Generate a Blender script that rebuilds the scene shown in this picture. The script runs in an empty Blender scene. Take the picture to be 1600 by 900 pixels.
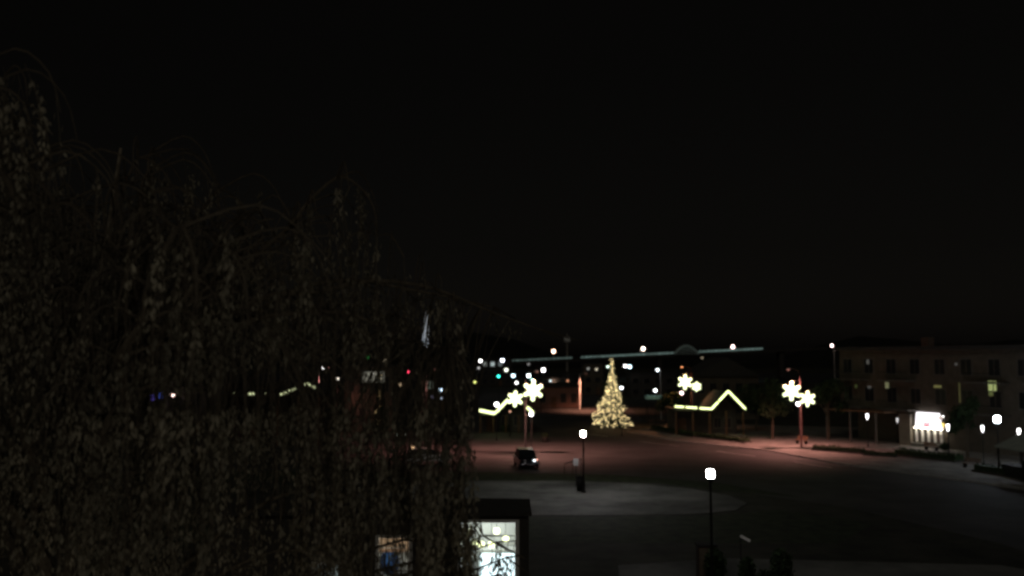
import bpy, math, random
from mathutils import Vector, Matrix
random.seed(7)
R = math.radians
sc = bpy.context.scene
col = sc.collection

# ------------------------------------------------------------------ camera
F = 1386.0                      # focal length in photograph pixels (1600 wide)
HC = 10.2                       # webcam height
PITCH = math.atan(110 / F)
CAM = Vector((0, 0, HC))

def ray(px, py):
    x = (px - 800) / F; y = (450 - py) / F
    c, s = math.cos(PITCH), math.sin(PITCH)
    return Vector((x, c - y * s, s + y * c))

def P(px, py, Y):
    d = ray(px, py)
    return CAM + d * (Y / d.y)

def G(px, py, z=0.0):
    d = ray(px, py)
    return CAM + d * ((z - HC) / d.z)

def XatY(px, Y):
    return P(px, 600, Y).x

cam = bpy.data.cameras.new('camera')
camo = bpy.data.objects.new('camera', cam); col.objects.link(camo)
camo.location = CAM
camo.rotation_euler = (R(90) + PITCH, 0, 0)
cam.sensor_width = 36.0
cam.lens = 36.0 * F / 1600
cam.clip_end = 5000
cam.dof.use_dof = True
cam.dof.focus_distance = 19.0
cam.dof.aperture_fstop = .62
cam.dof.aperture_blades = 0
sc.camera = camo

# ------------------------------------------------------------------ materials
def mat(name, color, rough=.7, noise=0, scale=4, metal=0, spec=.3, bump=0, c2=None):
    m = bpy.data.materials.new(name); m.use_nodes = True
    nt = m.node_tree; b = nt.nodes['Principled BSDF']
    b.inputs['Roughness'].default_value = rough
    b.inputs['Metallic'].default_value = metal
    b.inputs['Specular IOR Level'].default_value = spec
    b.inputs['Base Color'].default_value = (*color, 1)
    if noise or c2:
        tc = nt.nodes.new('ShaderNodeTexCoord')
        n = nt.nodes.new('ShaderNodeTexNoise'); n.inputs['Scale'].default_value = scale
        n.inputs['Detail'].default_value = 6; n.inputs['Roughness'].default_value = .65
        nt.links.new(tc.outputs['Object'], n.inputs['Vector'])
        cr = nt.nodes.new('ShaderNodeValToRGB')
        a = tuple(c * (1 - noise) for c in color)
        bb = c2 if c2 else tuple(min(1, c * (1 + noise)) for c in color)
        cr.color_ramp.elements[0].position = .35; cr.color_ramp.elements[1].position = .65
        cr.color_ramp.elements[0].color = (*a, 1); cr.color_ramp.elements[1].color = (*bb, 1)
        nt.links.new(n.outputs['Fac'], cr.inputs['Fac'])
        nt.links.new(cr.outputs['Color'], b.inputs['Base Color'])
        if bump:
            bp = nt.nodes.new('ShaderNodeBump'); bp.inputs['Strength'].default_value = bump
            nt.links.new(n.outputs['Fac'], bp.inputs['Height'])
            nt.links.new(bp.outputs['Normal'], b.inputs['Normal'])
    return m

def emis(name, color, strength):
    m = bpy.data.materials.new(name); m.use_nodes = True
    nt = m.node_tree; b = nt.nodes['Principled BSDF']
    b.inputs['Base Color'].default_value = (*[min(.8, c) for c in color], 1)
    b.inputs['Emission Color'].default_value = (*color, 1)
    b.inputs['Emission Strength'].default_value = strength
    return m

def brickmat(name, c1, c2, mortar, scale=4):
    m = bpy.data.materials.new(name); m.use_nodes = True
    nt = m.node_tree; b = nt.nodes['Principled BSDF']
    tc = nt.nodes.new('ShaderNodeTexCoord'); br = nt.nodes.new('ShaderNodeTexBrick')
    mp = nt.nodes.new('ShaderNodeMapping'); mp.inputs['Rotation'].default_value = (R(90), 0, 0)
    nt.links.new(tc.outputs['Object'], mp.inputs['Vector'])
    nt.links.new(mp.outputs['Vector'], br.inputs['Vector'])
    br.inputs['Scale'].default_value = scale
    br.inputs['Color1'].default_value = (*c1, 1); br.inputs['Color2'].default_value = (*c2, 1)
    br.inputs['Mortar'].default_value = (*mortar, 1)
    nt.links.new(br.outputs['Color'], b.inputs['Base Color'])
    b.inputs['Roughness'].default_value = .85
    return m

def panemat(name, tint):
    m = bpy.data.materials.new(name); m.use_nodes = True
    nt = m.node_tree; nt.nodes.remove(nt.nodes['Principled BSDF'])
    out = nt.nodes['Material Output']
    tr = nt.nodes.new('ShaderNodeBsdfTransparent'); tr.inputs['Color'].default_value = (*tint, 1)
    gl = nt.nodes.new('ShaderNodeBsdfGlossy'); gl.inputs['Roughness'].default_value = .03
    fr = nt.nodes.new('ShaderNodeFresnel'); fr.inputs['IOR'].default_value = 1.45
    mx = nt.nodes.new('ShaderNodeMixShader')
    nt.links.new(fr.outputs[0], mx.inputs[0]); nt.links.new(tr.outputs[0], mx.inputs[1]); nt.links.new(gl.outputs[0], mx.inputs[2])
    nt.links.new(mx.outputs[0], out.inputs['Surface'])
    return m

M = dict(
    earth=mat('earth', (.030, .034, .022), .95, .5, .35, c2=(.055, .055, .04)),
    lawn=mat('lawn', (.022, .034, .014), .95, .5, 1.2, c2=(.045, .06, .028)),
    asphalt=mat('asphalt', (.045, .044, .043), .8, .3, .22, c2=(.068, .066, .064)),
    concrete=mat('concrete', (.15, .145, .13), .85, .35, .5, c2=(.24, .23, .21)),
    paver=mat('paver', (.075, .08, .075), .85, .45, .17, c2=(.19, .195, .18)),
    kerb=mat('kerb', (.30, .30, .28), .8, .2, 2),
    paint=mat('road_paint', (.6, .6, .55), .6, .3, 2),
    bark=mat('bark', (.17, .14, .10), .9, .4, 9, bump=.5, c2=(.30, .26, .20)),
    darkbark=mat('dark_bark', (.08, .065, .045), .9, .3, 9),
    leaf=mat('leaf', (.11, .10, .07), .75, .6, .9, c2=(.25, .22, .155)),
    needle=mat('needle', (.02, .045, .018), .8, .3, 3),
    shrub=mat('shrub', (.028, .05, .02), .8, .4, 3),
    ironblack=mat('black_iron', (.02, .02, .02), .7, .2, 6, spec=.15),
    rustpole=mat('rust_pole', (.035, .012, .011), .6, .2, 6),
    galv=mat('galvanised', (.42, .40, .38), .5, .15, 6),
    redpaint=mat('red_paint', (.45, .05, .04), .5, .2, 6),
    brick=brickmat('brick', (.22, .10, .07), (.16, .07, .05), (.25, .23, .2)),
    stone=mat('stone', (.32, .27, .22), .85, .25, 3),
    stucco=mat('stucco', (.10, .085, .065), .9, .15, 1.3),
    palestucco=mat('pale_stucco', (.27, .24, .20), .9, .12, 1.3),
    darkstucco=mat('dark_stucco', (.06, .055, .05), .9, .2, 1.3),
    wood=mat('wood', (.14, .08, .045), .7, .35, 5),
    shingle=mat('shingle', (.05, .048, .045), .9, .3, 5),
    metalroof=mat('metal_roof', (.16, .17, .17), .5, .15, 3),
    white=mat('white_paint', (.75, .75, .73), .5, .05, 3),
    trim=mat('trim', (.13, .12, .105), .6, .1, 3),
    darkglass=mat('dark_glass', (.012, .014, .016), .3, .1, 2, spec=.25),
    rubber=mat('rubber', (.02, .02, .02), .9, .1, 5),
    carblack=mat('car_black', (.012, .013, .016), .25, .05, 3, spec=.5),
    carwhite=mat('car_white', (.7, .7, .68), .3, .04, 3, spec=.5),
    cloth=mat('flag_cloth', (.75, .76, .78), .9, .08, 2),
    tin=mat('tin', (.3, .3, .3), .4, .1, 4, metal=.6),
    pane=panemat('pane', (.93, .96, .95)),
    hill=mat('hill', (.012, .014, .012), 1, .3, .01),
    water=mat('water', (.004, .006, .008), .25, .1, .02, spec=.5),
    canvas=mat('canvas', (.35, .4, .37), .9, .1, 2),
    bulbwarm=emis('bulb_warm', (1, .78, .38), 2.5),
    rope=emis('rope_light', (.86, 1, .42), 3.2),
    ropew=emis('rope_light_white', (.90, 1, .56), 2.6),
    ropeg=emis('rope_light_soft', (.85, .95, .45), 1.6),
)

# ------------------------------------------------------------------ mesh builder
class MB:
    def __init__(s): s.v = []; s.f = []
    def add(s, vs, fs, mx=None):
        o = len(s.v)
        s.v += [(mx @ Vector(p)) if mx else Vector(p) for p in vs]
        s.f += [tuple(i + o for i in f) for f in fs]
        return s
    def box(s, x0, x1, y0, y1, z0, z1, mx=None):
        v = [(x0,y0,z0),(x1,y0,z0),(x1,y1,z0),(x0,y1,z0),(x0,y0,z1),(x1,y0,z1),(x1,y1,z1),(x0,y1,z1)]
        return s.add(v, [(0,3,2,1),(4,5,6,7),(0,1,5,4),(1,2,6,5),(2,3,7,6),(3,0,4,7)], mx)
    def tube(s, pts, rs, n=8, cap=True):
        pts = [Vector(p) for p in pts]
        if not hasattr(rs, '__len__'): rs = [rs] * len(pts)
        o = len(s.v)
        up = Vector((0.13, .21, .97)).normalized()
        for i, p in enumerate(pts):
            a = pts[max(0, i - 1)]; b = pts[min(len(pts) - 1, i + 1)]
            t = (b - a)
            if t.length < 1e-9: t = Vector((0, 0, 1))
            t.normalize()
            u = t.cross(up)
            if u.length < .15: u = t.cross(Vector((1, 0, 0)))
            u.normalize(); w = t.cross(u)
            for k in range(n):
                an = 2 * math.pi * k / n
                s.v.append(p + (u * math.cos(an) + w * math.sin(an)) * rs[i])
        for i in range(len(pts) - 1):
            for k in range(n):
                a = o + i * n + k; b = o + i * n + (k + 1) % n
                s.f.append((a, b, b + n, a + n))
        if cap:
            s.f.append(tuple(o + k for k in range(n))[::-1])
            s.f.append(tuple(o + (len(pts) - 1) * n + k for k in range(n)))
        return s
    def lathe(s, prof, n=14, at=(0, 0, 0), sx=1, sy=1):
        o = len(s.v)
        for r, z in prof:
            for k in range(n):
                a = 2 * math.pi * k / n
                s.v.append(Vector((at[0] + math.cos(a) * r * sx, at[1] + math.sin(a) * r * sy, at[2] + z)))
        for i in range(len(prof) - 1):
            for k in range(n):
                a = o + i * n + k; b = o + i * n + (k + 1) % n
                s.f.append((a, b, b + n, a + n))
        s.f.append(tuple(o + k for k in range(n))[::-1])
        s.f.append(tuple(o + (len(prof) - 1) * n + k for k in range(n)))
        return s
    def ball(s, c, r, n=8, m=5):
        pr = [(max(1e-4, r * math.sin(math.pi * i / m)), -r * math.cos(math.pi * i / m)) for i in range(m + 1)]
        return s.lathe(pr, n, c)
    def octa(s, c, r):
        c = Vector(c)
        v = [c + Vector(d) * r for d in ((1,0,0),(0,1,0),(-1,0,0),(0,-1,0),(0,0,1),(0,0,-1))]
        return s.add(v, [(0,1,4),(1,2,4),(2,3,4),(3,0,4),(1,0,5),(2,1,5),(3,2,5),(0,3,5)])
    def prism(s, poly, y0, y1, mx=None):     # poly in (x,z), extruded along y
        n = len(poly)
        v = [(x, y0, z) for x, z in poly] + [(x, y1, z) for x, z in poly]
        f = [tuple(range(n)), tuple(range(2 * n - 1, n - 1, -1))]
        f += [(i, i + n, (i + 1) % n + n, (i + 1) % n) for i in range(n)]
        return s.add(v, f, mx)
    def slab(s, poly, z0, z1):               # poly in (x,y)
        n = len(poly)
        v = [(x, y, z0) for x, y in poly] + [(x, y, z1) for x, y in poly]
        f = [tuple(range(n - 1, -1, -1)), tuple(range(n, 2 * n))]
        f += [(i, (i + 1) % n, (i + 1) % n + n, i + n) for i in range(n)]
        return s.add(v, f)
    def build(s, name, m, parent=None, smooth=False, loc=None, bevel=0):
        me = bpy.data.meshes.new(name)
        me.from_pydata([tuple(v) for v in s.v], [], s.f); me.update()
        if smooth:
            for p in me.polygons: p.use_smooth = True
        me.materials.append(M[m] if isinstance(m, str) else m)
        o = bpy.data.objects.new(name, me); col.objects.link(o)
        if parent: o.parent = parent
        if loc: o.location = loc
        if bevel:
            b = o.modifiers.new('bevel', 'BEVEL'); b.width = bevel; b.segments = 2
        return o

def thing(name, label, cat, loc=(0, 0, 0), rz=0, group=None):
    o = bpy.data.objects.new(name, None); col.objects.link(o)
    o.location = loc; o.rotation_euler = (0, 0, rz)
    o['label'] = label; o['category'] = cat
    if group: o['group'] = group
    return o
def tag(o, label, cat, group=None, kind=None):
    o['label'] = label; o['category'] = cat
    if group: o['group'] = group
    if kind: o['kind'] = kind
    return o
def struct(o, label=None):
    o['kind'] = 'structure'
    if label: o['label'] = label
    return o
KIDS = {}
def copy_tree(o, parent=None):
    c = o.copy(); col.objects.link(c)
    if parent: c.parent = parent
    for ch in list(o.children): copy_tree(ch, c)
    return c

def flat(name, poly, z, m, kind='structure'):
    me = bpy.data.meshes.new(name)
    me.from_pydata([(x, y, z) for x, y in poly], [], [tuple(range(len(poly)))]); me.update()
    if me.polygons[0].normal.z < 0: me.flip_normals()
    me.materials.append(M[m]); o = bpy.data.objects.new(name, me); col.objects.link(o)
    if kind: o['kind'] = kind
    return o

# ------------------------------------------------------------------ world
w = bpy.data.worlds.new('World'); sc.world = w; w.use_nodes = True
nt = w.node_tree; bg = nt.nodes['Background']
sky = nt.nodes.new('ShaderNodeTexSky'); sky.sky_type = 'NISHITA'; sky.sun_disc = False
sky.sun_elevation = R(2); sky.sun_rotation = R(200)
hs = nt.nodes.new('ShaderNodeHueSaturation'); hs.inputs['Saturation'].default_value = .12
mixn = nt.nodes.new('ShaderNodeMix'); mixn.data_type = 'RGBA'; mixn.blend_type = 'MULTIPLY'; mixn.inputs[0].default_value = 1
mixn.inputs[7].default_value = (1.0, .92, .82, 1)
nt.links.new(sky.outputs[0], hs.inputs['Color']); nt.links.new(hs.outputs[0], mixn.inputs[6])
nt.links.new(mixn.outputs[2], bg.inputs['Color']); bg.inputs['Strength'].default_value = .0014

sun = bpy.data.lights.new('fill_sun', 'SUN'); sun.energy = .12; sun.angle = R(12); sun.color = (1, .90, .74)  # weak sun added as even fill, mainly for the tree
suno = bpy.data.objects.new('fill_sun', sun); col.objects.link(suno)
suno.rotation_euler = (R(50), 0, R(-22))

# ------------------------------------------------------------------ ground, roads
flat('ground', [(-2500, -600), (2500, -600), (2500, 3500), (-2500, 3500)], 0, 'earth')
g = lambda px, py: tuple(G(px, py).xy)
# main street: asphalt sheet sweeping from the near right up to the lit tree
kerbR = [(76.0, 0), (40.3, 69.5), (31.5, 87), (28.3, 99), (20.5, 110), (16, 124), (22, 150), (30, 260)]
flat('road', [(-60, 75.5), (-14, 75.5), (6, 74), (15, 72), (23, 62), (27, 50), (30, 0)] + kerbR[:] +
     [(-8, 260), (-10, 150), (-14, 122), (-60, 112)], .004, 'asphalt')
def pave(name, poly, m, h=.12):
    o = MB().slab(poly, -.05, h).build(name, m); o['kind'] = 'structure'; return o
# right pavement with kerb
kl = [(40.3, 69.5), (31.5, 87), (28.3, 99), (20.5, 110), (16, 124)]
pave('pavement', [(76.0, 0)] + kl + [(26, 140), (60, 128), (96, 60), (130, 0)], 'concrete')
kb = MB()
def kerb_line(pts, wd=.16):
    for a, b in zip(pts[:-1], pts[1:]):
        a = Vector((*a, 0)); b = Vector((*b, 0)); d = b - a; L = d.length
        mx = Matrix.Translation(a) @ Matrix.Rotation(math.atan2(d.y, d.x), 4, 'Z')
        kb.box(.01, L - .01, 0.0, wd, 0, .14, mx)
kerb_line([(76.0, 0)] + kl)
struct(kb.build('kerb', 'kerb'))
# plaza strip under the nearer lamps
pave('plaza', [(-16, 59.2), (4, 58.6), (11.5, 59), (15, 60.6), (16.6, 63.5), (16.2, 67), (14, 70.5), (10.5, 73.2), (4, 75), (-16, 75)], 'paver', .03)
flat('lawn', [(-40, 75.3), (4, 75.3), (12, 73.4), (18, 68.3), (21.5, 66), (17, 74), (9, 79), (-6, 81.5), (-40, 81.5)], .012, 'lawn')  # dark strip laid over asphalt that the street lamps leave unlit
flat('lawn', [(-40, 50.5), (18, 50.0), (22.5, 56), (18, 61.0), (13, 58.6), (4, 58.2), (-40, 58.6)], .008, 'lawn')
pave('path', [(4.5, 4), (29, 4), (27.5, 40), (24, 44.5), (11, 46), (5.2, 44.5), (4.6, 38)], 'paver', .08)
flat('crossing_road', [(-14, 160), (-10, 196), (14, 204), (16, 160)], .008, 'asphalt')
# worn lane paint on the street
for i, (px0, py0, px1, py1) in enumerate([(1000, 690, 1060, 697), (1120, 705, 1180, 713), (1240, 722, 1300, 731), (900, 676, 950, 682)]):
    a = G(px0, py0); b = G(px1, py1); d = (b - a).normalized(); n = Vector((-d.y, d.x, 0)) * .07
    flat('lane_marking', [tuple((a + n).xy), tuple((b + n).xy), tuple((b - n).xy), tuple((a - n).xy)], .009, 'paint')
flat('river', [(-900, 380), (900, 380), (900, 620), (-900, 620)], .006, 'water')
# far bank hills
hm = MB(); cols_ = 60
vs = []
for i in range(cols_ + 1):
    x = -1500 + 3000 * i / cols_
    h = 14 + 10 * math.sin(i * .5) + 6 * math.sin(i * 1.31 + 1)
    vs += [(x, 900, -1), (x, 980, max(3, h)), (x, 1150, max(4, h * 1.5)), (x, 1500, -1)]
fs = []
for i in range(cols_):
    for k in range(3):
        a = i * 4 + k; fs.append((a, a + 4, a + 5, a + 1))
hm.add(vs, fs); struct(hm.build('hills', 'hill', smooth=True))

# ------------------------------------------------------------------ lamps
def spot(parent, loc, color, watts, size=150, blend=.8, rot=(0, 0, 0), rad=.12):
    l = bpy.data.lights.new('lamp_light', 'SPOT'); l.energy = watts; l.color = color
    l.spot_size = R(size); l.spot_blend = blend; l.shadow_soft_size = rad
    o = bpy.data.objects.new('lamp_light', l); col.objects.link(o); o.parent = parent
    o.location = loc; o.rotation_euler = rot
    return o

EM = {}
def EMI(c, s):
    k = (c, s)
    if k not in EM: EM[k] = emis('glow_%d' % len(EM), c, s)
    return EM[k]
WHITE = (1, .96, .95); COOL = (.72, .92, 1.0); PEACH = (1, .62, .42); TEAL = (.1, .9, .75); WARM = (1, .8, .55); PINK = (1, .72, .70)

def post_top(loc, h, label, color=WHITE, s=34, r=.24, group='post-top lamps along the square', cat='street lamp', banner=False):
    t = thing('street_lamp', label, cat, loc, 0, group)
    MB().lathe([(.19, 0), (.19, .12), (.13, .2), (.12, .75), (.085, .85), (.065, 1.0), (.05, h - .35), (.05, h - .34)], 12).build('pole', 'ironblack', t, True)
    MB().lathe([(.05, h - .36), (.1, h - .32), (.16, h - r - .03), (.16, h - r), (.05, h - r + .003)], 12).build('collar', 'ironblack', t, True)
    MB().lathe([(r * .72, h - r), (r * .97, h - r * .5), (r, h), (r * .93, h + r * .55), (r * .7, h + r * .9), (r * .3, h + r)], 14).build('globe', EMI(color, s), t, True)
    MB().lathe([(r * .42, h + r), (r * .3, h + r + .06), (.02, h + r + .14)], 12).build('cap', 'ironblack', t, True)
    return t

def lantern(loc, h, label, s=16, color=WHITE, group='small lanterns along the right pavement'):
    t = thing('lantern_post', label, 'street lamp', loc, 0, group)
    MB().lathe([(.12, 0), (.12, .3), (.05, .45), (.04, h - .3), (.09, h - .26), (.09, h - .22)], 10).build('pole', 'ironblack', t, True)
    MB().lathe([(.05, h - .32), (.1, h - .05), (.13, h + .16), (.11, h + .34)], 10).build('globe', EMI(color, s), t, True)
    MB().lathe([(.15, h + .343), (.08, h + .44), (.02, h + .5)], 10).build('cap', 'ironblack', t, True)
    return t

def cobra(loc, h, label, rz=0, color=PEACH, watts=1500, lens=3, group='tall street lamps with curved arms', arm=1.0, m='galv', tilt=8, cone=142):
    t = thing('street_lamp', label, 'street lamp', loc, rz, group)
    MB().lathe([(.16, 0), (.16, .2), (.12, .22), (.06, h)], 10).build('pole', m, t, True)
    MB().tube([(0, 0, h - .5), (-arm * .3, 0, h - .1), (-arm * .8, 0, h + .05), (-arm, 0, h + .05)], [.045, .045, .04, .04], 8).build('arm', m, t, True)
    MB().box(-arm - .55, -arm, -.13, .13, h, h + .13).build('head', 'tin', t, bevel=.04)
    MB().lathe([(.02, -.14), (.13, -.08), (.16, 0)], 10, (-arm - .3, 0, h - .003)).build('lens', EMI(color, lens), t, True)
    if watts: spot(t, (-arm - .3, 0, h - .2), color, watts, cone, .75, (0, R(tilt), 0))
    return t

# the two near lamps on the square
post_top(G(912, 770), 4.45, 'white post-top lamp standing alone on the pale plaza left of the dark street', s=520, r=.175)
post_top(P(1110, 740, 38.8).xy.to_3d(), P(1110, 740, 38.8).z, 'nearest and largest white post-top lamp in the dark foreground', s=90, r=.175)
# a lamp added out of view below the webcam to light the weeping tree
post_top((-3.5, 9.2, 0), 4.5, 'unseen post-top lamp added at the foot of the weeping tree', s=16, r=.22, color=(1, .84, .62))
ff = thing('added_floodlight', 'floodlight on a tall pole put in out of view beside the webcam to brighten the weeping tree', 'added_floodlight', (2.2, -4.5, 0))  # added out of view, stands in for whatever lights the tree
MB().lathe([(.14, 0), (.1, .2), (.07, 8.4)], 10).build('pole', 'galv', ff, True)
MB().box(-.25, .25, -.15, .1, 8.4, 8.75).build('housing', 'ironblack', ff, bevel=.02)
MB().box(-.21, .21, .104, .12, 8.44, 8.71).build('lens', EMI((1, .93, .78), 3), ff)
spot(ff, (0, .3, 8.6), (1, .97, .88), 510, 62, .7, (Vector((2.2, -4.5, 8.6)) - Vector((-6.3, 12.4, 8.2))).to_track_quat('Z', 'Y').to_euler(), .2)
post_top(P(1558, 655, 83).xy.to_3d(), P(1558, 655, 83).z, 'bluish white globe lamp on the pavement beside the pale canopy at the right edge', color=(.82, .9, 1), s=95, r=.27)
lantern(P(1355, 650, 103).xy.to_3d(), P(1355, 650, 103).z - .1, 'small lantern before the balconies left of the lit shop', s=6)
lantern(P(1402, 656, 108).xy.to_3d(), P(1402, 656, 108).z - .1, 'dim small lantern beside the pale pillar', s=.8)
lantern(P(1481, 667, 88).xy.to_3d(), P(1481, 667, 88).z - .1, 'small lantern just right of the bright shop sign', s=8)
lantern(P(1535, 669, 84.5).xy.to_3d(), P(1535, 669, 84.5).z - .1, 'small lantern left of the bluish globe lamp', s=4.5)
lantern(P(1592, 674, 81).xy.to_3d(), P(1592, 674, 81).z - .1, 'small lantern above the pale canopy at the right edge', s=8)

# tall sodium lamps carrying snowflake decorations
SOD = (1, .36, .30)
def pole_at(px, py_top, h):          # ground spot so that a pole of height h tops out at py_top
    d = ray(px, py_top); Y = (h - HC) / d.z * d.y
    return Vector((XatY(px, Y), Y, 0))
pR1 = Vector((XatY(1250, 102), 102, 0)); pR2 = Vector((XatY(1080, 128), 128, 0)); pL1 = Vector((XatY(821, 99), 99, 0))
cobra(pR1, P(1250, 577, 102).z, 'tall reddish lamp pole with two snowflakes on the right pavement', 0, (1, .40, .33), 8200, .35, m='rustpole')
cobra(pR2, P(1080, 573, 128).z, 'tall lamp pole with two snowflakes behind the lit gable porch', 0, (1, .36, .14), 1500, 3, m='rustpole')
cobra(pL1, P(821, 580, 99).z, 'tall lamp pole with two snowflakes left of the street', math.pi, (1, .42, .34), 6400, .25, m='ironblack')
cobra((-10, 100, 0), 9, 'tall street lamp on the left pavement behind the weeping tree', math.pi, SOD, 3800, .3, m='ironblack')
cobra((XatY(906, 176), 176, 0), 7.2, 'tall street lamp lighting the brick building beyond the lit tree', math.pi, (1, .4, .25), 6500, .2)
cobra((-26, 120, 0), 9, 'tall street lamp far down the left street', math.pi, SOD, 900, .3)

def snowflake(parent, c, r, m='rope', rot=0, tube=.055):
    b = MB(); c = Vector(c)
    for k in range(6):
        a = rot + k * math.pi / 3
        d = Vector((math.sin(a), 0, math.cos(a))); n = Vector((math.cos(a), 0, -math.sin(a)))
        b.tube([c, c + d * r], tube, 6)
        b.ball(c + d * r * .86, tube * 1.9, 8, 5)
        for q, l in ((.45, .36), (.74, .26)):
            p = c + d * r * q
            b.tube([p, p + (d * .75 + n) * l * r * .62], tube * .9, 6)
            b.tube([p, p + (d * .75 - n) * l * r * .62], tube * .9, 6)
    hexa = [c + Vector((math.sin(rot + k * math.pi / 3 + .52), 0, math.cos(rot + k * math.pi / 3 + .52))) * r * .42 for k in range(7)]
    b.tube(hexa, tube, 6, False)
    hexa = [c + Vector((math.sin(rot + k * math.pi / 3), 0, math.cos(rot + k * math.pi / 3))) * r * .22 for k in range(7)]
    b.tube(hexa, tube, 6, False)
    return b.build('snowflake', m, parent)
def snow_deco(pole, Y, big, small, rb, rs, label):
    t = thing('snowflake_ornament', label, 'christmas light', (pole.x, pole.y, 0), 0, 'snowflake ornaments on the lamp poles')
    B = P(big[0], big[1], Y) - Vector((pole.x, pole.y, 0)); S = P(small[0], small[1], Y) - Vector((pole.x, pole.y, 0))
    B.y = S.y = -.22
    snowflake(t, B, rb, 'ropew', .05, .115); snowflake(t, S, rs, 'ropew', .05, .1)
    b = MB()
    for q in (B, S):
        b.tube([(0, 0, q.z), (q.x, -.14, q.z)], .03, 6)
    b.tube([(0, -.1, B.z + .3), (0, -.1, S.z - .3)], .04, 6)
    b.build('bracket', 'ironblack', t)
snow_deco(pR1, 102, (1236, 611), (1261, 623), 1.06, .84, 'pair of glowing snowflakes on the reddish pole left of the shop building')
snow_deco(pR2, 128, (1070, 597), (1088, 604), 1.02, .58, 'pair of glowing snowflakes above the lit gable porch')
snow_deco(pL1, 99, (833, 610), (805, 623), 1.12, .84, 'pair of large glowing snowflakes over the dark car')

# far street lamps and other distant lights: (px, py, Y, radius px, colour, strength, label)
far = [
 (751, 564, 260, 2.4, WHITE, 9, 'white far lamp at the left end of the bridge line'),
 (748, 575, 240, 2.2, WHITE, .5, 'dim grey far lamp under the white one at the bridge end'),
 (742, 597, 170, 2.2, (.9, .95, .25), 1.6, 'yellowish lamp at the very edge of the hanging branches'),
 (791, 578, 250, 3.2, (.95, 1, .82), 2.2, 'broad cream lamp right of the green traffic signal'),
 (785, 563, 300, 2.6, (.86, .9, 1), 12, 'bluish white far lamp just right of the pale lit facade'),
 (802, 587, 210, 2.9, (.62, .88, 1), 6, 'pale blue far lamp above the left snowflakes'),
 (807, 598, 200, 2.3, WHITE, 5, 'small white lamp below the pale blue one'),
 (826, 569, 260, 2.2, WHITE, .22, 'faint far lamp above the left snowflakes'),
 (826, 587, 205, 3.0, (.85, 1, 1), 8, 'white lamp with a greenish tail touching the big left snowflake'),
 (831, 593, 190, 1.9, (.5, .95, .85), 2.5, 'greenish lamp directly above the big left snowflake'),
 (845, 603, 170, 2.9, (.8, .85, 1), 2.2, 'bluish lamp hugging the right side of the big left snowflake'),
 (849, 578, 230, 3.0, (1, .98, .96), 12, 'bright white far lamp right of and above the left snowflakes'),
 (860, 595, 230, 2.1, (.75, .88, .9), 1.3, 'dim cool far lamp between the left snowflakes and the orange one'),
 (875, 607, 200, 2.2, (.6, 1, .95), 6, 'small turquoise white lamp over the dark brick building'),
 (887, 595, 215, 2.0, (1, .42, .22), .8, 'dim orange far lamp over the brick building'),
 (919, 576, 245, 2.2, (.95, .95, .85), .3, 'dim grey far lamp, left one of the faint pair left of the lit tree'),
 (932, 577, 245, 2.3, (1, .88, .65), .6, 'dim cream far lamp, right one of the faint pair left of the lit tree'),
 (950, 573, 240, 2.4, (.8, 1, .85), 2.6, 'pale green far lamp just left of the lit tree tip'),
 (977, 572, 230, 2.3, WHITE, 9, 'white far lamp just right of the lit tree tip'),
 (984, 573, 222, 2.9, (.6, .88, 1), 6, 'blue white far lamp, right one of the touching pair beside the lit tree tip'),
 (971, 606, 118, 2.4, (.9, .95, 1), 9, 'white lamp glowing in front of the middle of the lit christmas tree'),
 (1024, 610, 141, 2.6, (.95, 1, 1), 7, 'white lamp directly above the teal shelter roof'),
 (1065, 614, 150, 2.7, PINK, 8, 'pinkish white lamp under the snowflakes near the lit eaves'),
 (1097, 559, 330, 1.8, WARM, .35, 'faint far light under the bridge right of its arch'),
 (1119, 573, 300, 1.8, WHITE, .5, 'faint far light over the dark roof behind the lit gable'),
 (776, 632, 112, 3.6, WHITE, 10, 'bright white lamp at the foot of the left lit gable'),
 (797, 643, 118, 1.7, (1, .5, .32), 1.2, 'small orange lamp under the left lit gable'),
 (830, 647, 97, 3.1, WHITE, 12, 'bright white lamp at the right foot of the left lit gable'),
 (1247, 631, 112, 3.2, WHITE, 10, 'round white lamp tucked below the right pair of snowflakes'),
 (505, 575, 130, 2.5, (1, .93, .88), 3, 'white lamp seen through the weeping tree above the lit eaves'),
 (527, 592, 120, 2.6, (1, .9, .75), 2.2, 'cream lamp seen through the weeping tree beside the pale sign'),
 (601, 563, 150, 1.9, WARM, .8, 'dim warm lamp behind the top of the left decorated tree'),
 (626, 601, 130, 2.3, (1, .7, .42), 1.0, 'dim brownish lamp between the decorated tree and the red signal'),
 (688, 609, 130, 2.5, (.65, .85, 1), 7, 'blue white lamp seen through the weeping tree below the flag'),
 (690, 622, 120, 2.0, (.7, .8, 1), .8, 'dim lamp right under the blue white one below the flag'),
 (675, 620, 120, 1.9, (.7, .65, 1), .4, 'faint violet lamp left of the pair below the flag'),
 (270, 618, 110, 3.3, (1, .70, .62), 10, 'pinkish white lamp seen through the weeping tree far to the left'),
 (619, 679, 78, 1.7, (.9, 1, .8), .5, 'dim greenish lamp, left one of two beside the pale car'),
 (632, 679, 78, 1.7, (1, 1, .8), .5, 'dim greenish lamp, right one of two beside the pale car'),
 (645, 699, 70, 2.3, (1, .62, .32), 2.2, 'small orange lamp above the pale parked car'),
]
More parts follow.
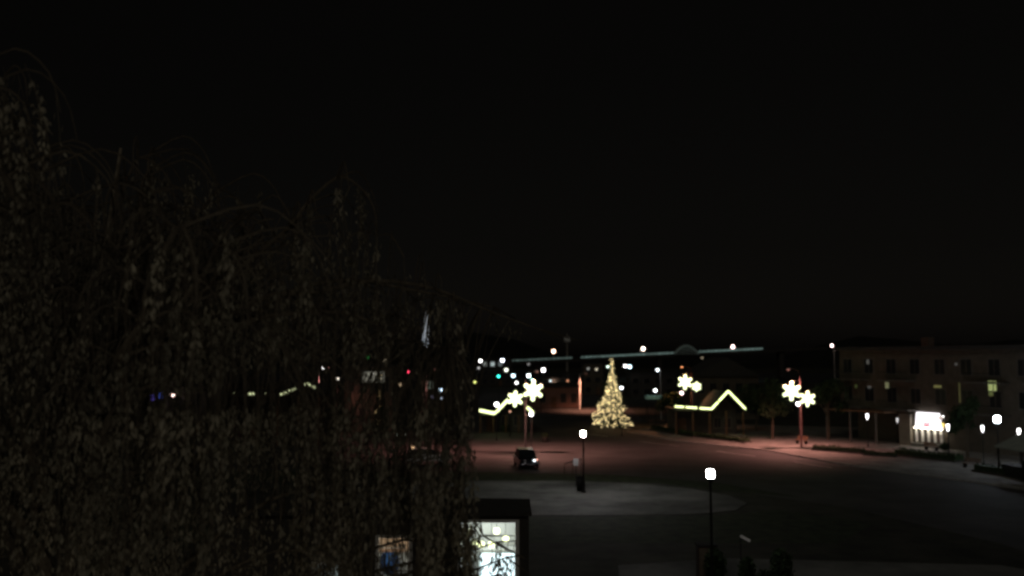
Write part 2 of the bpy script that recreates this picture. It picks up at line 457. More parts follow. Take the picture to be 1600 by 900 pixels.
for (px, py, Y, r, c, s, lab) in far:
    p = P(px, py, Y); rr = r * Y / F * .92
    t = thing('street_lamp', lab, 'street lamp', (p.x, p.y, 0), 0, 'distant lamps of the town')
    h = max(p.z, .5)
    MB().lathe([(.09, 0), (.09, .2), (.05, .25), (.04, h - rr)], 8).build('pole', 'ironblack', t, True)
    MB().ball((0, 0, h), rr, 10, 7).build('globe', EMI(c, s), t, True)
    MB().lathe([(rr * .55, h + rr * .86), (rr * .3, h + rr * 1.1), (.01, h + rr * 1.2)], 8).build('cap', 'ironblack', t, True)

# lamps on poles that show
def arm_lamp(px, py, Y, label, c, s, wide=.55, group='distant lamps of the town', base=0):
    p = P(px, py, Y)
    t = thing('street_lamp', label, 'street lamp', (p.x, p.y, base), 0, group); h = p.z - base
    MB().lathe([(.1, 0), (.1, .3), (.06, .32), (.05, h)], 8).build('pole', 'galv', t, True)
    MB().tube([(0, 0, h - .2), (-wide * .5, 0, h + .1), (-wide, 0, h + .12)], .035, 6).build('arm', 'galv', t)
    MB().ball((-wide, 0, h), .2 * Y / 140, 10, 6).build('globe', EMI(c, s), t, True)
    return t
arm_lamp(1032, 578, 150, 'white double lamp on a thin pole left of the snowflakes over the porch', (.85, .95, 1), 7, .5)
arm_lamp(1303, 540, 170, 'lone pinkish lamp high over the left end of the apartment roof', PINK, 9, .4)

# ------------------------------------------------------------------ traffic signals
def signal(px, py, Y, lit, label, s=5):
    p = P(px, py, Y); k = max(1, Y / 130)
    t = thing('traffic_signal', label, 'traffic light', (p.x, p.y - .0, 0), 0, 'traffic signals down the street')
    cols = {'red': (1, .05, .12), 'amber': (1, .5, .05), 'green': (.05, 1, .75), 'leaf': (.1, 1, .2)}
    pos = {'red': .33, 'amber': 0, 'green': -.33, 'leaf': -.33}
    cz = p.z - pos[lit] * k
    MB().lathe([(.1, 0), (.1, .4), (.06, .45), (.05, cz - .55 * k)], 8).build('pole', 'ironblack', t, True)
    MB().box(-.2 * k, .2 * k, -.12, .14, cz - .55 * k, cz + .55 * k).build('signal_head', 'ironblack', t, bevel=.03)
    for nm in ('red', 'amber', 'green'):
        on = nm == lit or (nm == 'green' and lit == 'leaf')
        c = cols[lit] if on else tuple(x * .08 for x in cols[nm])
        m = EMI(c, s) if on else mat('lens_off', c, .3)
        MB().tube([(0, -.125, cz + pos[nm] * k), (0, -.17, cz + pos[nm] * k)], .14 * k * (1.25 if on else 1), 12).build('lens', m, t)
signal(779, 588, 165, 'green', 'traffic signal showing green above the left lit gable', 5)
signal(638, 581, 140, 'red', 'traffic signal showing red seen through the weeping tree', 4)
signal(575, 558, 150, 'leaf', 'traffic signal with a faint green light above the pale sign', .5)

# ------------------------------------------------------------------ bridge
bt = thing('bridge', 'long low bridge with pale rail lights and a small arch across the distance', 'bridge', (0, 500, 0))
def bz(px): return P(px, 565.5 - (px - 755) * .0475, 500).z
def bx(px): return XatY(px, 500)
d = MB(); pts = [(bx(p), bz(p)) for p in (700, 860, 1000, 1186, 1290)]
for (xa, za), (xb, zb) in zip(pts[:-1], pts[1:]):
    d.add([(xa, -4, za - 2.2), (xb, -4, zb - 2.2), (xb, 4, zb - 2.2), (xa, 4, za - 2.2), (xa, -4, za - .8), (xb, -4, zb - .8), (xb, 4, zb - .8), (xa, 4, za - .8)],
          [(0,3,2,1),(4,5,6,7),(0,1,5,4),(1,2,6,5),(2,3,7,6),(3,0,4,7)])
d.build('deck', 'darkstucco', bt)
for px in (740, 840, 940, 1030, 1110, 1220):
    x = bx(px); MB().box(x - 1.2, x + 1.2, -3, 3, -.5, bz(px) - 2.2).build('pier', 'darkstucco', bt)
px = 762
rnd = random.Random(3)
while px < 1186:
    wd = 5.5
    if 1058 < px + wd and px < 1086 or 893 < px < 901: px += wd + .8; continue
    s = .07 if px < 895 else .14
    s *= rnd.uniform(.65, 1.25)
    q = bz(px) ; x0, x1 = bx(px), bx(px + wd); z2 = bz(px + wd)
    if px < 788: px += wd + .8; continue
    b = MB(); r_ = .42
    b.add([(x0, -4.3, q - r_), (x1, -4.3, z2 - r_), (x1, -4.3, z2 + r_), (x0, -4.3, q + r_), (x0, -4.05, q - r_), (x1, -4.05, z2 - r_), (x1, -4.05, z2 + r_), (x0, -4.05, q + r_)],
          [(0,1,2,3),(7,6,5,4),(0,4,5,1),(1,5,6,2),(2,6,7,3),(3,7,4,0)])
    b.build('rail_light', EMI((.62, .95, .88), round(s, 3)), bt)
    px += wd + .8
x0, x1 = bx(1052), bx(1090); zc = bz(1071)
for yy in (-4.6, 4.2):
    ar = MB()
    ap = [(x0 + (x1 - x0) * i / 12, yy, zc - 1 + 4.6 * math.sin(math.pi * i / 12)) for i in range(13)]
    ar.tube(ap, .55, 6)
    for i in range(1, 12): ar.tube([ap[i], (ap[i][0], yy, zc - 1.2)], .25, 5)
    ar.build('arch', EMI((.62, .95, .88), .007) if yy < 0 else 'darkstucco', bt)  # front arch itself glows, for the faint lights along it
MB().box(x0, x1, -4.75, -4.45, zc - 1.6, zc + 1.2).build('arch_wall', 'darkstucco', bt)
for px, py, lab, c, s in ((865, 549, 'peach lamp standing on the bridge, leftmost of the three', PEACH, 10), (1005, 545, 'peach white lamp standing on the middle of the bridge', (1, .8, .66), 10), (1145, 542, 'pinkish lamp standing on the right part of the bridge', (1, .70, .66), 8)):
    p = P(px, py, 500); zb = bz(px) - .8
    t = thing('bridge_lamp', lab, 'street lamp', (p.x, 496.6 + 3.4, zb), 0, 'lamps standing on the bridge')
    h = p.z - zb
    MB().lathe([(.2, 0), (.12, h)], 8).build('pole', 'galv', t)
    MB().ball((0, 0, h), .95, 10, 7).build('globe', EMI(c, s), t, True)
# radio mast on the far bank
p = P(886, 521, 700)
t = thing('radio_mast', 'faint slender mast rising above the bridge line', 'mast', (p.x, 700, 0))
MB().tube([(0, 0, 0), (0, 0, p.z)], [.7, .35], 6).build('pole', 'galv', t)
MB().box(-2.2, 2.2, -.3, .3, p.z - 6.5, p.z - 3).build('antenna_panel', EMI((.8, .85, .8), .006), t)  # panel given its own faint glow so the mast top shows

# ------------------------------------------------------------------ generic buildings
def window(parent, x, z, w_, h_, pane='darkglass', frame='trim', mull=1, y=0, name='window', thick=.06, depthsign=-1):
    b = MB(); e = y + depthsign * thick; ya, yb = min(e, y - .0 * depthsign), max(e, y)
    b.box(x - .07, x, ya, yb, z, z + h_); b.box(x + w_, x + w_ + .07, ya, yb, z, z + h_)
    b.box(x - .07, x + w_ + .07, ya, yb, z + h_, z + h_ + .08)
    for i in range(1, mull + 1):
        xm = x + w_ * i / (mull + 1); b.box(xm - .025, xm + .025, ya + .01, yb, z, z + h_)
    o = b.build(name, frame, parent)
    MB().box(x, x + w_, y + .5 * depthsign * thick - .01, y + .5 * depthsign * thick + .01, z, z + h_).build('pane', pane, o)
    MB().box(x - .12, x + w_ + .12, min(y + 2.2 * depthsign * thick, y), y, z - .09, z).build('sill', frame, o)
    return o

def block(px0, px1, Y, ptop, wall, label, lit={}, cols_=4, rows=2, dep=9, roof='flat', cat='building', z0=1.0, door=True):
    x0, x1 = XatY(px0, Y), XatY(px1, Y); h = P(800, ptop, Y).z; W = x1 - x0
    t = thing('town_building', label, cat, (x0, Y, 0), 0, 'dark buildings down the street')
    MB().box(0, W, 0, dep, 0, h).build('wall', wall, t)
    if roof == 'gable':
        MB().prism([(-.4, h), (W + .4, h), (W / 2, h + W * .3)], -.4, dep + .4).build('roof', 'shingle', t)
    else:
        b = MB(); b.box(-.15, W + .15, -.15, .1, h + .002, h + .35); b.box(-.15, W + .15, dep - .1, dep + .15, h + .002, h + .35)
        b.box(-.15, .1, .102, dep - .102, h + .002, h + .35); b.box(W - .1, W + .15, .102, dep - .102, h + .002, h + .35)
        b.box(.102, W - .102, .102, dep - .102, h + .002, h + .06)
        b.build('roof', 'shingle', t)
    rowh = (h - .4) / rows; cw = W / cols_
    for r_ in range(rows):
        for c in range(cols_):
            if door and r_ == 0 and c == cols_ // 2:
                dd = MB().box(c * cw + cw * .3, c * cw + cw * .3 + 1.1, -.05, 0, .02, 2.2).build('door', 'wood', t)
                MB().box(c * cw + cw * .3 + .9, c * cw + cw * .3 + .96, -.11, -.052, 1, 1.2).build('handle', 'tin', dd); continue
            pm = lit.get((c, r_), 'darkglass')
            window(t, c * cw + cw * .22, r_ * rowh + rowh * .3, cw * .5, rowh * .48, pm)
    return t
L1 = EMI((1, .85, .6), .12); L2 = EMI((.8, 1, .8), .10); L3 = EMI((1, .9, .75), .3)
block(752, 800, 330, 561, 'darkstucco', 'pale lit facade at the left end of the bridge line', {(0, 2): EMI((.72, .8, .76), .2), (1, 2): EMI((.72, .85, .85), .45), (2, 2): EMI((.6, .7, .72), .14)}, 4, 3, z0=1)
block(824, 905, 186, 606, 'brick', 'low brick building lit orange at its foot beyond the lit tree', {}, 5, 1)
block(912, 942, 250, 569, 'stucco', 'narrow dark building just left of the lit christmas tree', {}, 2, 3)
block(985, 1055, 235, 585, 'darkstucco', 'dark flat building between the lit tree and the porch', {}, 4, 2)
block(1085, 1185, 150, 588, 'stucco', 'large dark house with a broad gable behind the lit porch', {}, 5, 2, 12, 'gable')
block(640, 745, 170, 585, 'darkstucco', 'dark block behind the hanging branches left of the street', {(1, 1): L2}, 5, 2)
block(235, 352, 112, 600, 'darkstucco', 'dark gabled house behind the weeping tree beside the blue sign', {}, 4, 2, 9, 'gable')
block(60, 225, 115, 596, 'stucco', 'dark block far left behind the weeping tree', {}, 6, 2)
tb = block(540, 612, 124, 574, 'stucco', 'dark shop block behind the pale lit sign', {}, 4, 2)

# pale sign behind the left decorated tree
p0 = P(562, 598, 121.5); p1 = P(597, 581, 121.5)
t = thing('shop_sign', 'pale lit signboard on the dark block left of the decorated tree', 'sign', (p0.x, 123.9, p0.z))
MB().box(0, p1.x - p0.x, -.16, -.02, 0, p1.z - p0.z).build('panel', EMI((.9, .9, .72), .13), t)
fr = MB(); W_, H_ = p1.x - p0.x, p1.z - p0.z
fr.box(-.08, W_ + .08, -.2, -.01, -.08, -.002); fr.box(-.08, W_ + .08, -.2, -.01, H_ + .002, H_ + .08); fr.build('frame', 'ironblack', t)
MB().ball((W_ * .47, -.5, H_ * .8), .22, 10, 6).build('lamp', EMI((1, .97, .85), 1.6), t, True)
MB().tube([(W_ * .47, -.5, H_ * .95), (W_ * .47, -.3, H_ + .25), (W_ * .47, -.1, H_ + .04)], .025, 6).build('lamp_arm', 'ironblack', t)

q0 = P(246, 619, 110)
t = thing('neon_sign', 'small dim blue sign of two tubes beside the pinkish lamp behind the weeping tree', 'sign', (q0.x, 110, 0))
MB().tube([(-.1, .25, 0), (-.1, .25, q0.z + .7)], .05, 6).build('post', 'ironblack', t)
for dx_, c_, s_, h_ in ((-.62, (.2, .14, .9), .25, .55), (.45, (.12, .2, 1), .5, .5)):
    MB().box(dx_ - .22, dx_ + .22, -.06, .06, q0.z - h_ + .2 * (dx_ > 0), q0.z + h_ * .7 + .2 * (dx_ > 0)).build('panel', EMI(c_, s_), t, bevel=.04)
MB().box(-.85, .7, .07, .12, q0.z - .1, q0.z + .1).build('bracket', 'ironblack', t)

# teal shelter roof, the light on it put in as a faint glow
pa = P(1010, 621, 141); pb = P(1042, 621, 141)
t = thing('shelter', 'small shelter with a faintly glowing teal roof left of the lit porch', 'shelter', (pa.x, 141, 0))
W_ = pb.x - pa.x
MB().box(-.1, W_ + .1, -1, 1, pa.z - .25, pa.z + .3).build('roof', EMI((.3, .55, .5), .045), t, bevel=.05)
for x in (.1, W_ - .1):
    for y in (-.8, .8): MB().box(x - .05, x + .05, y - .05, y + .05, 0, pa.z - .25).build('post', 'ironblack', t)
MB().box(.3, W_ - .3, .3, .7, .42, .48).build('seat', 'wood', t)

# ------------------------------------------------------------------ houses with lit gables
def gable_house(px_l, px_a, px_b, px_c, Y, py_eave_l, py_eave, py_apex, label, rope, rr=.09, wall='stucco', flip=False, strings_label=None, dep=8, jitter=False, seg_gap=None, py_right=None):
    """flat eave wing from px_l to px_a, gable from px_a over px_b down to px_c; all lights hang at the front (y=-.35)"""
    e = P(px_a, py_eave, Y); el = P(px_l, py_eave_l, Y); ap = P(px_b, py_apex, Y); rt = P(px_c, py_right or py_eave, Y)
    X0 = min(el.x, rt.x)
    t = thing('gabled_house', label, 'house', (X0, Y + .5, 0))
    def L(v): return (v.x - X0, v.z)
    ex, ez = L(e); lx, lz = L(el); ax, az = L(ap); rx, rz_ = L(rt)
    lo, hi = min(ex, rx), max(ex, rx)
    zr = min(ez, rz_) - .12
    b = MB(); b.prism([(lo + .5, 0), (hi - .5, 0), (hi - .5, zr - .1), (ax, az - .55), (lo + .5, zr - .1)], 2.2, dep)
    wl, wh = min(lx, ex), max(lx, ex)
    b.box(wl + .3, wh + .3 if not flip else wh - .3, 2.6, dep - .4, 0, min(lz, ez) - .2)
    b.build('wall', wall, t)
    r_ = MB()
    for (sx, sz) in ((lo, zr + .02), (hi, zr + .02)):
        n = 1 if sx > ax else -1
        q = [(ax, az - .12), (sx, sz - .02), (sx, sz - .2), (ax, az - .34)]
        r_.prism(q if n > 0 else q[::-1], -.25, dep + .3)
    r_.prism([(wl, min(lz, ez) - .1), (wh, min(lz, ez) - .1), (wh, min(lz, ez) - .3), (wl, min(lz, ez) - .3)], -.25 + .01, dep)
    r_.build('roof', 'shingle', t)
    n = 5
    for i in range(n):
        x = wl + .2 + (hi - wl - .4) * i / (n - 1)
        MB().box(x - .1, x + .1, 0, .2, 0, min(lz, ez) - .3).build('post', 'wood', t)
    for i in range(2):
        window(t, lo + .9 + i * (hi - lo - 1.8) * .5, .9, .9, 1.3, 'darkglass', 'trim', 1, 2.2)
    dd = MB().box(wl + 1, wl + 2, 2.54, 2.6, 0.02, 2.1).build('door', 'wood', t)
    MB().box(wl + 1.82, wl + 1.9, 2.46, 2.538, 1, 1.15).build('handle', 'tin', dd)
    # lights
    s = thing('light_string', strings_label, 'christmas light', (X0, Y + .5, 0), 0, 'light strings outlining the gabled roofs')
    def run(a, b_, gaps=()):
        segs = []; k = 0
        L_ = math.hypot(b_[0] - a[0], b_[1] - a[1]); cur = 0
        g_ = sorted(gaps) + [(1, 1)]
        for ga, gb in g_:
            if ga > cur:
                p_ = [(a[0] + (b_[0] - a[0]) * q, -.35 - .1, a[1] + (b_[1] - a[1]) * q) for q in (cur, ga)]
                MB().tube(p_, rr, 8).build('rope_light', rope, s)
            cur = gb
    sg = seg_gap or {}
    run((lx, lz), (ex, ez), sg.get(0, ())); run((ex, ez), (ax, az), sg.get(1, ())); run((ax, az), (rx, rz_), sg.get(2, ()))
    return t
gable_house(1055, 1112, 1138, 1165, 118, 635, 639, 611, 'small porch house with a steep lit gable right of the street', 'rope', .11, 'darkstucco',
            seg_gap={0: [(.24, .3), (.6, .68)], 1: [(.38, .44)]}, strings_label='string of lights tracing the eaves and gable of the right porch house')
gable_house(748, 773, 802, 833, 122, 641, 646, 616, 'gabled house left of the street behind the snowflakes', EMI((.88, 1, .45), 2.6), .2, 'darkstucco',
            seg_gap={0: [(.0, .04)], 1: [(.72, .9)], 2: [(.1, .7)]}, strings_label='thick string of lights along the left house eaves beside the weeping tree', py_right=645)
gable_house(366, 440, 480, 500, 104, 615, 616, 599, 'low house behind the weeping tree with broken eave lights', EMI((.85, .92, .5), .75), .13,
            seg_gap={0: [(.04, .3), (.42, .66), (.78, .97)], 1: [(.0, .05), (.55, .86)], 2: [(.6, 1)]}, strings_label='broken string of lights seen through the weeping tree', py_right=611)

# ------------------------------------------------------------------ right apartment building
FO = Vector((41.7, 113.4, 0)); FD = Vector((.4552, -.8904, 0)); FN = Vector((.8904, .4552, 0))
rz = math.atan2(FD.y, FD.x)
def FH(px, py, off=0):
    d = ray(px, py); o = FO - FN * off
    t_ = (o - CAM).dot(FN) / d.dot(FN); p = CAM + d * t_
    return (p - o).dot(FD), p.z
apt = thing('apartment_building', 'three-storey dark apartment building with balconies over the lit shop', 'building', FO, rz)
LEN = 44; ZT = 11.2; G0 = 4.1
s0, _ = FH(1431, 680); s1, _ = FH(1476, 680); sl, _ = FH(1409, 680); sm, _ = FH(1426, 680)
_, zs0 = FH(1450, 668); _, zs1 = FH(1450, 647); _, zb = FH(1450, 691)
b = MB()
b.box(0, LEN, 0, 14, G0, ZT)                         # upper floors
b.box(0, sl - .05, 3.0, 14, 0, G0 - .002)             # recessed ground floor under the deck
b.box(sl - .048, s0, .0, 14, 0, G0 - .002)
b.box(s1, LEN, 0, 14, 0, G0 - .002)
b.box(s0 + .002, s1 - .002, 4.5, 14, 0, G0 - .002)
b.box(s0 + .002, s1 - .002, 0, .25, 0, max(.3, zb))
b.build('wall', 'stucco', apt)
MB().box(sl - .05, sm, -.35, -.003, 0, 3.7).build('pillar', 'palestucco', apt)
rf = MB().box(-.5, LEN + .5, -.6, 14.5, ZT + .003, ZT + .4).build('roof', 'shingle', apt)
MB().box(9, 10, 4, 5, ZT + .4, ZT + 1.5).build('chimney', 'brick', rf)
# deck / canopy over the pavement left of the shop
MB().box(-.4, sl - .4, -2.4, -.004, 3.75, 4.0).build('canopy', 'wood', apt)
for u in [x for x in (-.3, 3.4, 7.2)] :
    MB().box(u, u + .16, -2.3, -2.14, 0, 3.745).build('post', 'trim', apt)
# balconies
for zf in (4.1, 7.5):
    for u in (.4, 7.0, 18.5, 25, 31.5, 38):
        if zf < 5 and u < 10: 
            u2 = u
        bal = MB().box(u, u + 4.2, -1.5, -.005, zf + .02 + (0 if zf > 5 else .0), zf + .16).build('balcony', 'trim', apt)
        rl = MB(); rl.box(u, u + 4.2, -1.5, -1.45, zf + 1.1, zf + 1.16)
        for k in range(15): rl.box(u + k * .295, u + k * .295 + .03, -1.49, -1.46, zf + .163, zf + 1.1)
        rl.build('railing', 'ironblack', bal)
wlit = {(1550, 606): EMI((.75, .9, .3), .30)}
for zf, nm in ((5.0, 1), (8.4, 2)):
    u = .7
    k = 0
    while u < LEN - 2:
        w_, h_ = (1.3, 1.7)
        window(apt, u, zf, w_, h_, 'darkglass', 'trim', 1, 0)
        u += 3.28; k += 1
def fac_glow(px0, py0, px1, py1, c, s, nm='lit_window'):
    u0, z1_ = FH(px0, py0, .075); u1, z0_ = FH(px1, py1, .075)
    o = MB().box(u0, u1, -.10, -.075, z0_, z1_).build(nm, EMI(c, s), apt); return o
o = fac_glow(1544, 595, 1557, 611, (.75, .88, .34), .34); b_ = MB()
u0, z1_ = FH(1544, 595, .075); u1, z0_ = FH(1557, 611, .075)
b_.box((u0 + u1) / 2 + .1, (u0 + u1) / 2 + .17, -.14, -.102, z0_, z1_); b_.box(u0, u1, -.14, -.102, z0_ + .9, z0_ + .96); b_.build('frame', 'ironblack', o)
fac_glow(1545, 612, 1552, 619, (.6, .7, .25), .06)
fac_glow(1383, 597, 1389, 607, (.75, .8, .45), .12); fac_glow(1459, 602, 1471, 606, (.8, .8, .3), .09)
fac_glow(1498, 598, 1501, 629, (.6, .62, .25), .05); fac_glow(1354, 562, 1358, 569, (.6, .65, .65), .06)
fac_glow(1492, 567, 1496, 571, (.6, .65, .65), .05); fac_glow(1356, 603, 1361, 607, (.6, .65, .7), .04); fac_glow(1336, 601, 1339, 606, (.6, .9, .3), .04)
# shop window and interior
sw = MB(); n = 5
for i in range(n):
    u = s0 + (s1 - s0) * i / (n - 1) * .86
    sw.box(u, u + .2, -.08, .1, max(.3, zb) + .003, zs0)
sw.box(s0, s1, -.08, .1, zs0 + .002, zs0 + .1)
so = sw.build('shop_window', 'white', apt)
MB().box(s0 + .002, s1 - .002, .0 + .12, .14, max(.3, zb) + .003, zs0).build('pane', 'pane', so)
MB().box(s0 - .1, s1 + .35, -.85, -.004, .12, max(.3, zb) - .1).build('step', 'concrete', apt)
MB().box(s0 + .01, s1 - .01, 4.2, 4.45, .1, 3.8).build('shop_wall', 'stucco', apt)
u0, z0_ = FH(1431, 667.5, .3); u1, z1_ = FH(1467.5, 646, .3)
t = thing('shop_sign', 'blazing white shop sign with small red strokes over the shop window', 'sign', FO + FD * u0 - FN * .3 + Vector((0, 0, z0_)), rz)
W_, H_ = u1 - u0, z1_ - z0_
MB().prism([(-.0, 0), (W_ + .1, 0), (W_ - .15, H_), (.2, H_)], -.1, .29).build('panel', EMI((1, .95, 1), 1.9), t)
rd = MB()
for i, x in enumerate((.36, .43, .5, .57)):
    x *= W_; rd.box(x, x + .13, -.14, -.104, .06, .68 if i % 2 else .6)
    rd.box(x, x + .24, -.142, -.106, .1 + .18 * (i % 3), .19 + .18 * (i % 3))
rd.build('red_lettering', EMI((1, .10, .14), .55), t)
t = thing('wall_lantern', 'amber wall lantern on the shop front right of the white sign', 'wall lamp', FO + FD * (FH(1473, 664, .2)[0]) - FN * .2 + Vector((0, 0, FH(1473, 664, .2)[1])), rz)
MB().box(-.14, .14, -.14, .1, -.2, .2).build('glass_box', EMI((1, .72, .2), 1.6), t, bevel=.03)
MB().box(-.17, .17, -.17, .18, .204, .27).build('cap', 'ironblack', t)
t = thing('wall_light', 'dim pinkish wall light above the amber lantern', 'wall lamp', FO + FD * (FH(1470, 653, .2)[0]) - FN * .2 + Vector((0, 0, FH(1470, 653, .2)[1])), rz)
MB().ball((0, -.05, 0), .24, 10, 6).build('globe', EMI((1, .8, .72), .55), t, True)
MB().box(-.06, .06, -.02, .19, -.06, .06).build('bracket', 'ironblack', t)
# ceiling light inside the shop
MB().box(s0 + .4, s1 - .4, 1.2, 2.2, 3.55, 3.6).build('ceiling_light', EMI((1, .95, .92), 5), apt)
MB().box(s0 + .1, s1 - .1, -.42, -.2, zs0 - .07, zs0 - .03).build('added_light_bar', EMI((1, .88, .70), 22), apt)  # added glowing bar under the sign to brighten step and pavement
# lean wing further right at the frame edge
pc = P(1612, 700, 76)
t = thing('market_canopy', 'pale pitched canopy on dark posts cut by the right edge of the frame', 'canopy', (pc.x, 76, 0))
zt = P(1612, 672, 76).z; ze = P(1574, 700, 76).z; hw = pc.x - XatY(1570, 76)
MB().add([(-hw, -2, ze), (hw, -2, ze), (hw, 2, ze), (-hw, 2, ze), (0, -.4, zt), (0, .4, zt), (-hw, -2, ze - .12), (hw, -2, ze - .12), (hw, 2, ze - .12), (-hw, 2, ze - .12)],
         [(0,1,4),(1,2,5,4),(2,3,5),(3,0,4,5),(6,7,1,0),(7,8,2,1),(8,9,3,2),(9,6,0,3),(9,8,7,6)]).build('roof', 'canvas', t)
for x in (-hw + .15, hw - .15):
    for y in (-1.8, 1.8): MB().box(x - .05, x + .05, y - .05, y + .05, .12, ze - .125).build('post', 'ironblack', t)
MB().box(-hw + .3, hw - .3, -1.7, 1.6, .12, 1.15).build('counter', 'ironblack', t)
MB().box(-hw + .2, hw - .2, -1.9, -1.72, .9, 1.75).build('panel', 'ironblack', t)

# ------------------------------------------------------------------ foliage helpers
def leafball(b, c, rad, n, size, rnd, squash=(1, 1, 1)):
    for _ in range(n):
        while True:
            p = Vector((rnd.uniform(-1, 1), rnd.uniform(-1, 1), rnd.uniform(-1, 1)))
            if .25 < p.length < 1: break
        p = Vector((p.x * rad * squash[0], p.y * rad * squash[1], p.z * rad * squash[2])) + Vector(c)
        leaf(b, p, Vector((rnd.uniform(-1, 1), rnd.uniform(-1, 1), rnd.uniform(-1, 1))).normalized(), size * rnd.uniform(.6, 1.3), rnd)
def leaf(b, p, d, s, rnd, wd=.42):
    u = d.cross(Vector((rnd.uniform(-1, 1), rnd.uniform(-1, 1), rnd.uniform(-1, 1))))
    if u.length < 1e-3: u = Vector((1, 0, 0))
    u = u.normalized() * s * wd
    o = len(b.v); b.v += [p, p + d * s * .5 + u, p + d * s, p + d * s * .5 - u]
    b.f.append((o, o + 1, o + 2, o + 3))
def hedge(loc, L, W, H, rz_, label, group='low dark hedges beside the street', n=900, name='hedge', cat='hedge', seed=1):
    rnd_ = random.Random(seed); t = thing(name, label, cat, loc, rz_, group)
    b = MB()
    for _ in range(n):
        x = rnd_.uniform(-L / 2, L / 2); y = rnd_.uniform(-W / 2, W / 2)
        zt_ = H * (.85 + .18 * math.sin(x * 2.1 + seed) * math.cos(x * .9))
        z = rnd_.uniform(.05, 1) * zt_
        leaf(b, Vector((x, y, z)), Vector((rnd_.uniform(-1, 1), rnd_.uniform(-1, 1), rnd_.uniform(-.3, 1))).normalized(), .18, rnd_)
    b.box(-L / 2 + .08, L / 2 - .08, -W / 2 + .1, W / 2 - .1, .0, H * .75)
    b.build('foliage', 'shrub', t)
    k = MB(); k.box(-L / 2 - .05, L / 2 + .05, -W / 2 - .08, W / 2 + .08, -.02, .16); k.build('planter_edge', 'darkstucco', t)
    return t
def hp(px, py): v = G(px, py, .12); v.z = .12; return v
def hedge_px(px0, py0, px1, py1, W, H, label, seed, **k):
    a, b_ = hp(px0, py0), hp(px1, py1); d_ = b_ - a
    return hedge((a + b_) / 2, d_.length, W, H, math.atan2(d_.y, d_.x), label, n=int(160 * d_.length), seed=seed, **k)
hedge_px(1022, 672, 1090, 683, 1.2, .7, 'low hedge at the kerb in front of the porch posts', 1)
hedge_px(1096, 683, 1168, 692, 1.1, .6, 'low hedge ending at the pink lit pavement', 2)
hedge_px(1272, 703, 1352, 709, 1.2, .6, 'dark hedge on the pavement below the balconies', 3)
hedge_px(1350, 711, 1400, 714, .9, .5, 'short dark hedge between balconies and shop', 4)
hedge_px(1404, 711, 1500, 722, 1.6, .8, 'long dark hedge in front of the lit shop', 5)
hedge_px(1530, 736, 1580, 744, 1.4, .8, 'dark hedge beside the pale canopy', 6)

def shrub(loc, r, h, label, seed, group='small dark shrubs on the square', size=.12, n=700):
    rnd_ = random.Random(seed); t = thing('shrub', label, 'shrub', loc, 0, group)
    b = MB(); leafball(b, (0, 0, h * .55), 1, n, size, rnd_, (r, r, h * .5)); b.build('foliage', 'shrub', t)
    st = MB()
    for k in range(5):
        a = k * 1.3; st.tube([(0, 0, 0), (math.cos(a) * r * .4, math.sin(a) * r * .4, h * .6)], .02, 5)
    st.build('stem', 'darkbark', t)
    return t
shrub(G(1118, 912), .5, 1.5, 'broad reddish dark shrub at the foot of the nearest lamp', 11, n=1500)
shrub(G(1168, 918), .36, 1.3, 'narrow dark shrub right of the thin post', 12, n=1100)
shrub(G(1195, 925), .4, .9, 'low dark shrub at the bottom of the frame between two taller ones', 13)
shrub(G(1222, 920), .5, 1.7, 'tall dark shrub, rightmost in the foreground group', 14, n=1500)
shrub(G(790, 676), .6, 1.1, 'dark shrub at the left kerb below the lit gable', 15)
shrub(G(765, 668), .7, 1.4, 'leafy dark shrub at the edge of the hanging branches', 16)
shrub(hp(1476, 704), .5, .8, 'small shrub at the end of the shop step', 17)

# utility box near the nearest lamp, thin sign post
t = thing('utility_cabinet', 'dark brown cabinet standing beside the nearest lamp post', 'cabinet', G(1104, 905))
MB().box(-.42, .42, -.3, .3, .08, 1.55).build('body', mat('brown_metal', (.04, .022, .016), .6, .2, 4), t, bevel=.02)
MB().box(-.47, .47, -.35, .35, 1.552, 1.62).build('lid', 'ironblack', t)
MB().box(-.38, -.01, -.32, -.303, .16, 1.46).build('door', 'darkbark', t); MB().box(.01, .38, -.32, -.303, .16, 1.46).build('door', 'darkbark', t)
t = thing('sign_post', 'thin post with a small tilted pale plate right of the nearest lamp', 'sign', G(1158, 893))
MB().lathe([(.035, 0), (.03, P(1158, 838, G(1158, 893).y).z)], 8).build('pole', 'ironblack', t)
zz = P(1168, 841, G(1158, 893).y).z
mx = Matrix.Translation((.22, -.06, zz)) @ Matrix.Rotation(R(28), 4, 'Y')
MB().box(-.26, .26, -.015, .015, -.06, .06, mx).build('plate', 'white', t)

# bollard light, bin, benches
p = P(826, 703, 87)
t = thing('bollard_light', 'short bollard with a peach light just above the dark car', 'bollard', (p.x, 87, 0), 0)
MB().lathe([(.09, 0), (.08, p.z - .12)], 10).build('post', 'ironblack', t); MB().ball((0, 0, p.z), .17, 10, 6).build('globe', EMI((1, .82, .72), 9), t, True)
t = thing('litter_bin', 'dark litter bin beside the lamp on the pale plaza', 'bin', G(906, 769) + Vector((0, 0, .1)))
MB().lathe([(.22, 0), (.26, .95)], 14).build('body', 'ironblack', t, True); MB().lathe([(.28, .952), (.2, 1.1), (.06, 1.16)], 14).build('lid', 'ironblack', t, True)
t = thing('sign_post', 'slim dark post with a plate left of the plaza lamp', 'sign', G(905, 765) + Vector((-.15, 1.2, .1)))
MB().lathe([(.04, 0), (.035, 2.2)], 8).build('pole', 'ironblack', t); MB().box(-.2, .2, -.05, -.034, 1.6, 2.15).build('plate', 'tin', t)
